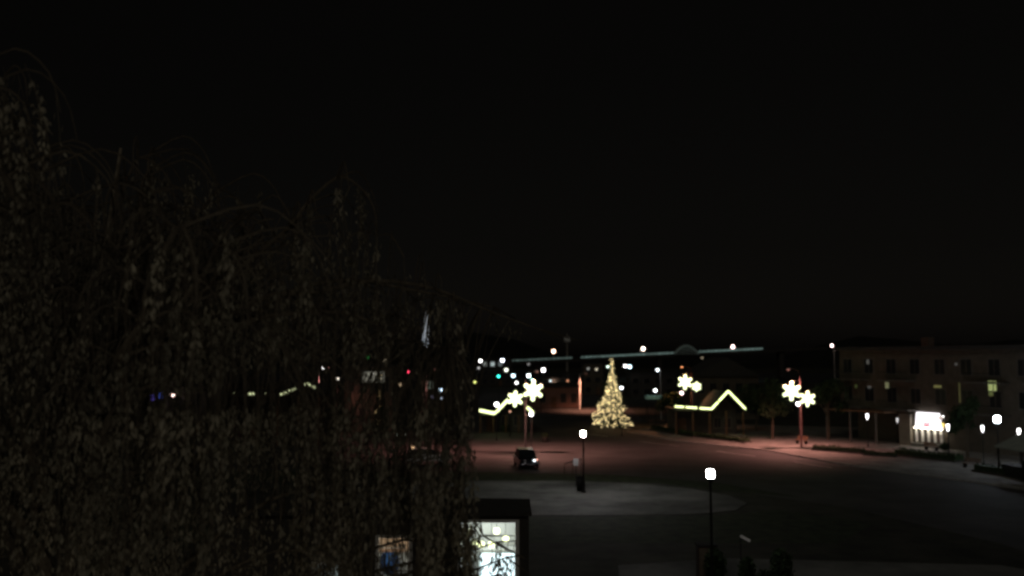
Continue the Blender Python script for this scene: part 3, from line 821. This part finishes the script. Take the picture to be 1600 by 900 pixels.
def bench(loc, rz_, label):
    t = thing('bench', label, 'bench', loc, rz_, 'benches by the street')
    s = MB(); [s.box(-.8, .8, -.2 + k * .14, -.09 + k * .14, .42, .46) for k in range(3)]; s.build('seat', 'wood', t)
    s = MB(); [s.box(-.8, .8, .24, .27, .55 + k * .14, .65 + k * .14) for k in range(3)]; s.build('backrest', 'wood', t)
    for x in (-.65, .65):
        MB().box(x - .03, x + .03, -.2, .3, .02, .415).build('leg', 'ironblack', t)
    return t
bench(hp(1456, 704), rz + math.pi / 2 + R(90), 'bench under the lit shop window')
bench(hp(1252, 694), R(-60), 'bench at the foot of the reddish lamp pole')
bench(hp(1518, 732), R(-60), 'bench on the pavement between hedge and canopy')
bench(G(700, 785) + Vector((0, 0, .1)), R(15), 'bench on the plaza behind the hanging branches')
# planter tub on the street
t = thing('planter_tub', 'small dark planter tub standing out on the street left of centre', 'planter', G(852, 690))
MB().lathe([(.35, 0), (.48, .5), (.5, .55)], 14).build('tub', 'darkstucco', t, True)
b = MB(); leafball(b, (0, 0, .75), 1, 260, .16, random.Random(5), (.42, .42, .3)); b.build('plant', 'shrub', t)

# barrier pole between lamp and street (thin diagonal)
t = thing('stair_rail', 'thin dark slanting handrail left of the plaza lamp', 'railing', G(882, 741) + Vector((0, 0, 0)))
a = Vector((0, 0, .9)); bq = P(908, 733, G(882, 741).y) - G(882, 741)
MB().tube([a, Vector((bq.x, 0, 1.35))], .04, 6).build('rail', 'ironblack', t)
for q in (0, .5, 1): MB().tube([(bq.x * q, 0, 0), (bq.x * q, 0, .9 + .45 * q)], .03, 6).build('post', 'ironblack', t)

# ------------------------------------------------------------------ cars
def car(loc, rz_, paint, label, h=1.55, lamp=None, van=False):
    t = thing('parked_car', label, 'car', loc, rz_, 'cars parked left of the street')
    L_, W_ = 4.5, .92
    # side profile (x forward=front), lofted over width with tumblehome
    low = [(-2.2, .35), (-2.25, .65), (-2.15, .95), (-1.0, 1.0), (.9, .98), (2.0, .82), (2.22, .6), (2.2, .35)]
    b = MB(); n = len(low); secs = [(-W_, .94), (-W_ * .93, 1.0), (W_ * .93, 1.0), (W_, .94)]
    vs = []
    for y, k in secs: vs += [(x * (k if abs(y) > .87 * W_ + .05 else 1), y, .35 + (z - .35) * k) for x, z in low]
    fs = [tuple(range(n))[::-1], tuple(range(3 * n, 4 * n))]
    for s_ in range(3):
        for i in range(n): a = s_ * n + i; c = s_ * n + (i + 1) % n; fs.append((a, c, c + n, a + n))
    b.add(vs, fs); b.build('body', paint, t, bevel=.03)
    top = [(-2.0, .99), (-1.55, h), (.25, h), (1.15, .99)]
    def cab(in_, top_, mname, nm, parent=t):
        b = MB(); v = []
        for sgn in (-1, 1):
            for x, z in top:
                yy = (.86 if z < 1.2 else .68) * sgn
                v.append((x, yy, z))
        b.add(v, [(3,2,1,0),(4,5,6,7),(0,1,5,4),(1,2,6,5),(2,3,7,6),(3,0,4,7)]); return b.build(nm, mname, parent, bevel=.04)
    cab(0, 0, 'darkglass', 'window')
    MB().box(-1.5, .22, -.66, .66, h + .003, h + .035).build('roof', paint, t, bevel=.02)
    for x in (-1.4, 1.35):
        for s_ in (-1, 1):
            wh = MB().tube([(x, s_ * .74, .32), (x, s_ * .93, .32)], .32, 18).build('wheel', 'rubber', t)
            MB().tube([(x, s_ * .932, .32), (x, s_ * .945, .32)], .19, 12).build('rim', 'tin', wh)
    for s_ in (-1, 1):
        on = lamp and lamp == s_
        MB().box(2.19, 2.26, s_ * .42 - .1, s_ * .42 + .1, .8, .93).build('headlight', EMI((.85, .93, 1), 3.5) if on else 'tin', t)  # one box glows white for a bright spot on the car
        MB().box(-2.3, -2.2, s_ * .7 - .12, s_ * .7 + .12, .72, .9).build('tail_light', 'redpaint', t)
    return t
cp = G(822, 730)
car(cp, R(-82), 'carblack', 'black car facing the camera with one white glowing spot on its front, left of the street', 1.65, lamp=1)
car(G(668, 725), R(12), 'carwhite', 'pale car seen through the hanging branches beside the small orange lamp', 1.5)

# ------------------------------------------------------------------ conifers with lights
def conifer(b, H, Rb, rnd_, n_tiers=26, size=.34, z0=.6):
    for k in range(n_tiers):
        f = k / (n_tiers - 1); z = z0 + (H - z0) * f; r_ = Rb * (1 - f) ** .9 + .08
        nb = max(5, int(20 * (1 - f) + 5))
        for j in range(nb):
            a = rnd_.uniform(0, 2 * math.pi); L_ = r_ * rnd_.uniform(.75, 1.08)
            for q in range(int(5 + 6 * (1 - f))):
                s_ = rnd_.uniform(.2, 1); p_ = Vector((math.cos(a) * L_ * s_, math.sin(a) * L_ * s_, z - .35 * L_ * s_ * .6 + rnd_.uniform(-.1, .1)))
                leaf(b, p_, Vector((math.cos(a + rnd_.uniform(-.6, .6)), math.sin(a + rnd_.uniform(-.6, .6)), rnd_.uniform(-.5, .1))).normalized(), size * rnd_.uniform(.6, 1.2), rnd_, .25)
def xmas(loc, H, Rb, label, seed, strings=14, density=1.0, mat_='bulbwarm', br=.075):
    rnd_ = random.Random(seed)
    t = thing('christmas_tree', label, 'christmas tree', loc, 0)
    MB().tube([(0, 0, 0), (0, 0, H * .96)], [.16, .02], 8).build('trunk', 'darkbark', t)
    b = MB(); conifer(b, H, Rb, rnd_); b.build('foliage', 'needle', t)
    for s_ in range(strings):
        # each string runs down one side of the tree, wavering
        a0 = 2 * math.pi * s_ / strings + rnd_.uniform(-.2, .2)
        st = MB(); pts = []
        top = rnd_.choice([1, .97, .8, .62, .55, .7]) ; n = int((44 + 16 * top) * density)
        clump = rnd_.uniform(0, 6.3)
        for i in range(n):
            f = top * (1 - (i / (n - 1)) ** .85 ); 
            prof = (.06 + .12 * (1 - f)) if f > .74 else (.16 + .16 * (.74 - f) / .2 if f > .54 else .32 + .68 * (1 - f / .54) ** 1.15)
            prof *= 1 + .16 * math.sin(f * 17 + clump)
            a = a0 + .35 * math.sin(i * .7 + s_) + .12 * math.sin(i * 2.1)
            r_ = Rb * prof * (1 + (.22 * max(0, -math.cos(a)) if .12 < f < .34 else 0))
            p_ = Vector((math.cos(a) * r_, math.sin(a) * r_, .35 + (H - .35) * f))
            pts.append(p_)
            if math.sin(i * .55 + clump) > .0: sv = st.octa(p_ + Vector((rnd_.uniform(-.12, .12), rnd_.uniform(-.12, .12), rnd_.uniform(-.15, .15))), br * rnd_.uniform(.7, 1.25))
        if len(st.v) // 6 < 26: continue
        so_ = st.build('light_string', mat_, t); MB().tube(pts, .012, 4).build('cable', 'darkbark', so_)
    return t
ct = G(957, 668)
xmas(ct, P(957, 562, ct.y).z, 2.65, 'tall christmas tree covered in warm white bulbs at the end of the street', 4, 26, 1.0)
cl = Vector((XatY(594, 112), 112, 0))
xmas(cl, 8.0, 1.15, 'slim decorated tree half hidden by the weeping tree beside the pale sign', 9, 9, .8, emis('bulb_amber', (1, .68, .30), 1.8), .08)

# dark trees on the right pavement
def dark_tree(loc, H, r, label, seed):
    rnd_ = random.Random(seed); t = thing('street_tree', label, 'tree', loc, 0, 'dark trees beside the apartment building')
    b = MB(); b.tube([(0, 0, 0), (.1, 0, H * .4), (-.05, .1, H * .8)], [.17, .12, .05], 8)
    for k in range(7):
        a = k * .9 + seed; b.tube([(.05, 0, H * (.35 + .05 * k)), (math.cos(a) * r * .5, math.sin(a) * r * .5, H * (.55 + .05 * k)), (math.cos(a) * r * .85, math.sin(a) * r * .85, H * (.62 + .05 * k))], [.06, .04, .02], 6)
    b.build('trunk', 'darkbark', t)
    c = MB()
    for k in range(9):
        a = rnd_.uniform(0, 6.3); q = rnd_.uniform(.2, .75)
        leafball(c, (math.cos(a) * r * q, math.sin(a) * r * q, H * rnd_.uniform(.5, .9)), r * rnd_.uniform(.35, .55), 240, .3, rnd_)
    c.build('crown', 'shrub', t)
dark_tree((XatY(1205, 112), 112, .12), 7.5, 2.6, 'dark street tree between the porch house and the reddish pole', 1)
dark_tree((XatY(1292, 111), 111, .12), 7.8, 2.3, 'dark street tree at the left corner of the apartment building', 2)
dark_tree((XatY(1180, 124), 124, .12), 6.6, 2.4, 'dark street tree directly right of the lit gable', 3)
dark_tree((XatY(1507, 92), 92, .12), 6.2, 1.6, 'dark street tree right of the lit shop', 4)
dark_tree((XatY(1045, 128), 128, .0), 5.2, 1.7, 'dark tree left of the porch eaves', 6)

# ------------------------------------------------------------------ flag
fx, fy = XatY(666, 100), 100
t = thing('flagpole', 'tall flagpole with a limp pale flag above the weeping branches', 'flagpole', (fx, fy, 0))
ztop = P(666, 484, 100).z; zlow = P(666, 544, 100).z
MB().lathe([(.12, 0), (.1, .3), (.05, ztop)], 10).build('pole', 'ironblack', t, True)
fl = MB(); rows = 14; vs = []
for i in range(rows + 1):
    f = i / rows; z = ztop - .15 - (ztop - .15 - zlow) * f
    wd = .05 + .30 * min(1, f * 2.1) * (1 if f < .78 else (1 - (f - .78) / .22 * .75)); sh = -.12 * f if f < .8 else .06
    for k, (xx, yy) in enumerate(((-1, 0), (-.4, -.22), (.2, .15), (.7, -.15), (1, .1))):
        vs.append((xx * wd + sh - .03, -.12 + yy * wd * 1.4, z))
fs = [(r_ * 5 + k, r_ * 5 + k + 1, r_ * 5 + k + 6, r_ * 5 + k + 5) for r_ in range(rows) for k in range(4)]
fl.add(vs, fs); o = fl.build('flag', 'cloth', t, True); sm = o.modifiers.new('solid', 'SOLIDIFY'); sm.thickness = .02
fp = thing('added_floodlight', 'small ground floodlight put in to light the pale flag', 'added_floodlight', (fx, fy - 5, 0))  # added because nothing else in the scene lights the flag
MB().box(-.2, .2, -.12, .12, .1, .36).build('housing', 'ironblack', fp); MB().box(-.17, .17, .122, .14, .13, .33).build('lens', EMI((.8, .9, 1), 2), fp)
dv = Vector((0, 5, (ztop + zlow) / 2 - .4))
spot(fp, (0, .2, .4), (.8, .9, 1), 6500, 17, .6, (-dv).to_track_quat('Z', 'Y').to_euler(), .05)

# ------------------------------------------------------------------ near storefront
SY = 33.0
sx0 = -11.0; sx1 = XatY(826, SY)
zw1t = P(766, 812, SY).z; w1a, w1b = XatY(716, SY), XatY(811, SY)
zw2t = P(620, 836, SY).z; w2a, w2b = XatY(590, SY), XatY(647, SY)
zw3t = P(520, 878, SY).z; w3a, w3b = XatY(492, SY), XatY(540, SY)
ZR = P(800, 806, SY).z
st = thing('storefront', 'low dark shop building with bright windows below the hanging branches', 'shop', (0, SY, 0))
b = MB()
xs = [(sx0, w3a), (w3b, w2a), (w2b, w1a), (w1b, sx1)]
for a, c in xs: b.box(a, c, 0, .3, 0, ZR)
for a, c, zt_ in ((w3a, w3b, zw3t), (w2a, w2b, zw2t), (w1a, w1b, zw1t)):
    b.box(a + .002, c - .002, 0, .3, zt_, ZR)
    if a != w3a: b.box(a + .002, c - .002, 0, .3, 0, .5)
b.box(sx0, sx0 + .3, .302, 3.0, 0, ZR); b.box(sx1 - .3, sx1, .302, 3.0, 0, ZR)
b.build('wall', 'darkstucco', st)
MB().box(sx0 - .3, sx1 + .1, -.12, 3.2, ZR + .003, ZR + .14).build('roof', 'shingle', st)
iw = MB(); iw.box(sx0 + .31, sx1 - .31, 2.7, 2.9, .02, ZR - .01)
iw.box(w1a - .5, w1a - .38, .31, 2.69, .02, ZR - .01); iw.box(w2a - .5, w2a - .38, .31, 2.69, .02, ZR - .01)
iw.build('inner_wall', 'white', st)
MB().box(sx0 + .31, sx1 - .31, .31, 2.69, 0.01, .05).build('shop_floor', 'concrete', st)
MB().box(w1a - .3, sx1 - .35, .8, 2.3, ZR - .12, ZR - .08).build('ceiling_light', EMI((.93, .98, 1), 3.6), st)
MB().box(w2a - .3, w2b + .3, .8, 2.3, ZR - .12, ZR - .08).build('ceiling_light', EMI((1, .94, .84), 3.6), st)
MB().box(w3a, w3b, .8, 2.3, ZR - .12, ZR - .08).build('ceiling_light', EMI((.9, .97, 1), .5), st)
for a, c, z0_, zt_, n_ in ((w1a, w1b, .5, zw1t, 1), (w2a, w2b, .5, zw2t, 0), (w3a, w3b, .05, zw3t, 0)):
    f = MB(); f.box(a, a + .1, -.05, .2, z0_, zt_); f.box(c - .14, c, -.05, .2, z0_, zt_); f.box(a + .101, c - .141, -.05, .2, zt_ - .1, zt_ - .001)
    if n_: f.box(a + .62, a + .68, -.03, .15, z0_, zt_ - .101)
    fo = f.build('window', 'white', st)
    MB().box(a + .101, c - .141, .08, .1, z0_ + .001, zt_ - .101).build('pane', 'pane', fo)
# backlit display wall in the bright shop room
t = thing('display_cabinet', 'glowing blue white display cabinet behind the large lit window', 'cabinet', (0, SY + 1.85, .05))
x0_, x1_ = XatY(748, 34.8), XatY(806, 34.8)
zc0 = P(780, 862, 34.8).z
MB().box(x0_, x1_, 0, .7, 0, zc0).build('body', 'white', t)
MB().box(x0_ + .06, x1_ - .06, -.03, -.003, .6, zc0 - .12).build('glass_door', EMI((.78, .93, 1), 2.2), t)
sh = MB(); [sh.box(x0_ + .06, x1_ - .06, -.06, -.033, z, z + .03) for z in (.9, 1.3, 1.7)]; sh.build('shelf', 'tin', t)
# pendant lamps
for i, (px, py, Yp) in enumerate(((732, 832, 34.9), (741, 848, 34.1), (752, 851, 34.1), (768, 851, 34.1), (776, 830, 34.9), (790, 842, 34.5))):
    p = P(px, py, Yp)
    t = thing('pendant_lamp', ['leftmost', 'second from left', 'third from left', 'third from right', 'second from right', 'rightmost'][i] + ' yellowish pendant lamp hanging inside the large lit window', 'lamp', (p.x, p.y, p.z), 0, 'pendant lamps inside the bright shop')
    MB().tube([(0, 0, .12), (0, 0, ZR - .13 - p.z)], .01, 5).build('cord', 'ironblack', t)
    MB().lathe([(.02, -.13), (.09, -.1), (.13, 0), (.11, .09), (.04, .13)], 12).build('shade', EMI((1, 1, .55), 3.0), t, True)
# second room: poster and person-size display
t = thing('poster', 'framed pale poster with a large blue oval behind the smaller lit window', 'poster', (XatY(612, 35), 35, 0))
zp0, zp1 = P(612, 905, 35).z, P(612, 856, 35).z
MB().box(-.55, .55, 0, .05, zp0, zp1).build('sheet', 'white', t)
ov = MB(); ov.lathe([(.001, -.01), (.36, -.008), (.36, .0), (.001, .002)], 24)
oo = ov.build('oval', mat('blue_print', (.10, .24, .58), .6), t); oo.rotation_euler = (R(90), 0, 0); oo.scale = (1, 1.35, 1); oo.location = (.0, -.012, (zp0 + zp1) / 2 + .05)
MB().box(-.55, .55, -.02, -.003, zp1 - .16, zp1 - .02).build('heading_band', mat('peach_print', (.75, .45, .28), .6), t)
MB().box(XatY(596, 35.6), XatY(660, 35.6), 2.62, 2.69, P(620, 862, 35.6).z, ZR - .15).build('peach_panel', mat('peach_wall', (.72, .48, .32), .7), st)
MB().box(w3b - .45, w3b - .2, 2, 2.2, 1.2, 2.0).build('lit_panel', EMI((.8, .95, 1), 2), st)

# ------------------------------------------------------------------ the big weeping tree
rt = random.Random(21)
tree = thing('weeping_tree', 'huge weeping tree with long hanging leafy strands filling the left half', 'tree', (-6.5, 12.4, 0))
BX = Vector((-6.5, 12.4, 0))
tp = [(0, 0, -.05), (-.05, 0, 1.2), (.05, .05, 3.2), (.22, .1, 5.3), (.35, .05, 7.2), (.75, .0, 9.2), (.7, .1, 11.2), (.9, .1, 13.2)]
tr_ = [.30, .23, .19, .17, .14, .11, .07, .02]
MB().tube(tp, tr_, 14).build('trunk', 'bark', tree, True)
def trunk_at(z):
    for a, b_ in zip(tp[:-1], tp[1:]):
        if a[2] <= z <= b_[2]:
            f = (z - a[2]) / (b_[2] - a[2]); return Vector(a).lerp(Vector(b_), f)
    return Vector(tp[-1])
def dome(r):                              # top of the crown at distance r from its axis
    return 14.2 - .095 * r * r - .12 * r
leaves = MB(); twigs = MB()
from mathutils import noise as mnoise
def smooth(pts, m=3):
    pts = [Vector(p) for p in pts]; out = []
    for i in range(len(pts) - 1):
        p0 = pts[max(0, i - 1)]; p1 = pts[i]; p2 = pts[i + 1]; p3 = pts[min(len(pts) - 1, i + 2)]
        for j in range(m):
            t_ = j / m
            out.append(.5 * ((2 * p1) + (p2 - p0) * t_ + (2 * p0 - 5 * p1 + 4 * p2 - p3) * t_ ** 2 + (3 * p1 - p0 - 3 * p2 + p3) * t_ ** 3))
    out.append(pts[-1]); return out
def scr(q):
    wq = q + BX; v_ = wq - CAM; fw = v_.y * math.cos(PITCH) + v_.z * math.sin(PITCH); upv = -v_.y * math.sin(PITCH) + v_.z * math.cos(PITCH)
    return 800 + F * v_.x / fw, 450 - F * upv / fw
nl = 50
LF = []
ANCH = []
def strand(p, L_, dens=1.0, solid=False):
    q = p.copy(); seg = .22; n = max(3, int(L_ / seg)); pts = [q.copy()]
    drift = Vector((rt.uniform(-.12, .12), rt.uniform(-.12, .12), 0)); out = Vector((rt.uniform(-.3, .3), rt.uniform(-.3, .3), 0))
    for i in range(n):
        f = i / n
        q = q + Vector((out.x * (1 - f) ** 3 + drift.x + rt.uniform(-.1, .1), out.y * (1 - f) ** 3 + drift.y + rt.uniform(-.1, .1), -1)).normalized() * seg
        if q.z < 1.4: break
        wq = q + BX; v_ = wq - CAM; fw = v_.y * math.cos(PITCH) + v_.z * math.sin(PITCH); upv = -v_.y * math.sin(PITCH) + v_.z * math.cos(PITCH)
        qx = 800 + F * v_.x / fw; qy = 450 - F * upv / fw
        if qx > 742 + 6 * math.sin(q.z * 3) and 522 < qy < 812: break       # the crown's right outline
        if qx > 806 and qy > 700: break
        pts.append(q.copy())
        k = 8.5 * dens
        nz = mnoise.noise((q + Vector((3, 7, 1))) * .62) + .35 * mnoise.noise(q * 1.9)
        if not solid and nz < (.0 if q.z < 8.5 else -.16): k *= .1
        if math.sin(i * .5 + L_ * 9) < -.25: k *= .15          # gaps along the strand
        if 588 < qy < 634 and 350 < qx < 500: continue
        if 560 < qy < 632 and 350 < qx < 745: k *= (.04 if qx < 555 or 672 < qx < 700 or 622 < qx < 650 else (.12 if solid else .45))
        if 600 < qy < 634 and 225 < qx < 350: continue
        if 632 < qy < 655 and 560 < qx < 620: k *= .4             # the open gap under the upper boughs
        if 650 < qy < 735 and 636 < qx < 692 and qy > 690: k *= .35
        if 700 < qx and 812 < qy: k *= 1.5
        if 575 < qx < 660 and 825 < qy: k *= .12
        for _ in range(int(k + rt.random())):
            d_ = Vector((rt.uniform(-.45, .45), rt.uniform(-.45, .45), rt.uniform(-1.2, -.5))).normalized()
            leaf(leaves, q + Vector((rt.uniform(-.05, .05), rt.uniform(-.05, .05), rt.uniform(-.1, .1))), d_, rt.uniform(.055, .105), rt, .2)
    if len(pts) > 2: twigs.tube(pts[::2] if len(pts) > 5 else pts, .0045, 3, False)
for i in range(nl):
    az = 2.399 * i + rt.uniform(-.25, .25)
    rad = 6.9 * math.sqrt((i + 1.5) / nl) * rt.uniform(.88, 1.04)
    if rad < 1: rad = 1
    dx, dy = math.cos(az) * rad, math.sin(az) * rad * .62
    zt_ = dome(abs(dx) * .75 + abs(dy) * .5) - rt.uniform(.0, 1.6)
    if dx > 5.4: zt_ = min(zt_, 11.1)
    zs = max(3.4, min(11.5, zt_ - 2.2 - rad * .45 + rt.uniform(-.5, .5)))
    if dx > 4.6: zs = max(zs, 8.6)
    a = trunk_at(zs); e = Vector((dx, dy, zt_))
    pts = []; n = 9
    for k in range(n + 1):
        f = k / n; p = a.lerp(e, f); p.z += .75 * math.sin(math.pi * f ** .8) * (rad / 6)
        p += Vector((rt.uniform(-.1, .1), rt.uniform(-.1, .1), rt.uniform(-.1, .1))) * (1 if 0 < k else 0); pts.append(p)
    if any(225 < scr(p)[0] < 300 and 595 < scr(p)[1] < 640 for p in smooth(pts)): continue
    # drooping tip
    dirh = Vector((dx, dy, 0)).normalized()
    pts.append(pts[-1] + dirh * .3 + Vector((0, 0, -.12))); pts.append(pts[-1] + dirh * .22 + Vector((0, 0, -.3))); pts.append(pts[-1] + dirh * .06 + Vector((0, 0, -.4))); strand(pts[-1], rt.uniform(1, 2.5)); strand(pts[-3], rt.uniform(1, 2.5))
    r0 = .035 + .008 * rad
    spl = smooth(pts); lb = MB(); lb.tube(spl, [r0 * (1 - .93 * k / len(spl)) for k in range(len(spl))], 7)
    # side branches
    for k in range(3, n + 1):
        for sgn in (-1, 1):
            side = Vector((-dirh.y, dirh.x, 0)) * sgn
            L_ = rt.uniform(.5, 1.5); p0_ = pts[k]
            sp = [p0_, p0_ + side * L_ * .5 + dirh * .25 * L_ + Vector((0, 0, .2 * L_)), p0_ + side * L_ * .85 + dirh * .4 * L_ + Vector((0, 0, -.05 * L_)), p0_ + side * L_ + dirh * .5 * L_ + Vector((0, 0, -.45 * L_))]
            ss = smooth(sp); lb.tube(ss, [.018 * (1 - .85 * z_ / len(ss)) for z_ in range(len(ss))], 5)
            for q in range(3):
                f = rt.uniform(.2, 1); pp = sp[0].lerp(sp[2], f) + Vector((0, 0, .1))
                strand(pp, rt.choice([.8, 1.4, 2.2, 3.2, 4.6]) * rt.uniform(.8, 1.2))
        if k > 4: strand(pts[k], rt.uniform(1, 3.2))
    ANCH += spl[len(spl) // 3:]
    lb.build('branch', 'darkbark', tree)
# the low bough that reaches to the right above the shop window
for (ex, ey, ez, sz) in ((5.75, -.25, 8.0, 5.3), (6.1, .4, 7.72, 5.0), (6.35, -.35, 7.7, 4.8), (6.5, .1, 7.55, 4.6), (6.9, .1, 10.6, 9.8), (6.2, .8, 10.9, 9.4), (5.6, -.8, 10.3, 9.2), (4.6, .3, 8.4, 5.2), (4.9, -.6, 7.4, 4.2), (3.0, -1.2, 7.6, 4.6), (1.4, -1.4, 8.8, 5.6), (-1.2, -1.2, 8.2, 5)):
    a = trunk_at(sz); e = Vector((ex, ey, ez)); pts = []
    for k in range(9):
        f = k / 8; p = a.lerp(e, f); p.z += (1.0 if ez > 8.1 else .25) * math.sin(math.pi * f); p += Vector((rt.uniform(-.08, .08), rt.uniform(-.1, .1), rt.uniform(-.08, .08))) * (k > 0); pts.append(p)
    spl = smooth(pts); lb = MB(); lb.tube(spl, [.065 * (1 - .9 * k / len(spl)) for k in range(len(spl))], 7)
    for k in range(3, 9):
        for sgn in (-1, 1):
            p0_ = pts[k]; tip = p0_ + Vector((rt.uniform(.1, .5), sgn * rt.uniform(.3, .9), -.15)); lb.tube([p0_, tip], [.015, .006], 5)
            strand(p0_.lerp(tip, .6), rt.uniform(.6, 2.0)); strand(tip, rt.uniform(.5, 1.8)); strand(p0_.lerp(tip, .3), rt.uniform(.3, 1.2))
        strand(pts[k], rt.uniform(.6, 1.6))
    ANCH += spl[len(spl) // 3:]
    lb.build('branch', 'darkbark', tree)
for i in range(230):
    px_ = 742 - 270 * rt.random() ** 1.25; yy = rt.uniform(-2.4, 1.6); Yw = BX.y + yy
    zz_ = rt.uniform(8.2, 10.3)
    q0_ = Vector((XatY(px_, Yw) - BX.x, yy, zz_))
    near = min(ANCH, key=lambda a_: (a_ - q0_).length)
    q0_.z = min(q0_.z, near.z + .4)
    twigs.tube(smooth([near, near.lerp(q0_, .5) + Vector((0, 0, .12)), q0_]), .008, 4, False)
    strand(q0_, rt.uniform(2.5, 6.8), .8, True)
for i in range(110):
    px_ = rt.uniform(420, 715); yy = rt.uniform(-1.8, 1.6); Yw = BX.y + yy
    top_ = P(px_, 300 + max(0, px_ - 570) * .95, Yw).z
    q0_ = Vector((XatY(px_, Yw) - BX.x, yy, top_ - rt.uniform(.1, 2.2)))
    near = min(ANCH, key=lambda a_: (a_ - q0_).length)
    if (near - q0_).length > 1.8: q0_ = near + (q0_ - near) * .6
    twigs.tube(smooth([near, near.lerp(q0_, .5) + Vector((0, 0, .15)), q0_]), .009, 4, False)
    strand(q0_, rt.uniform(1.2, 3.6), .7, True)
leaves.build('foliage', 'leaf', tree)
twigs.build('twigs', 'darkbark', tree)

# ------------------------------------------------------------------ render settings
sc.view_settings.view_transform = 'Standard'
sc.view_settings.look = 'None'
sc.view_settings.exposure = 0
sc.view_settings.gamma = 1
sc.render.engine = 'CYCLES'
cy = sc.cycles
cy.use_denoising = True
cy.denoiser = 'OPENIMAGEDENOISE'
cy.use_adaptive_sampling = False
cy.max_bounces = 4; cy.diffuse_bounces = 2; cy.glossy_bounces = 2; cy.transparent_max_bounces = 8
cy.sample_clamp_indirect = 2
cy.sample_clamp_direct = 0
cy.caustics_reflective = False; cy.caustics_refractive = False
cy.filter_width = 2.6
cy.use_light_tree = True
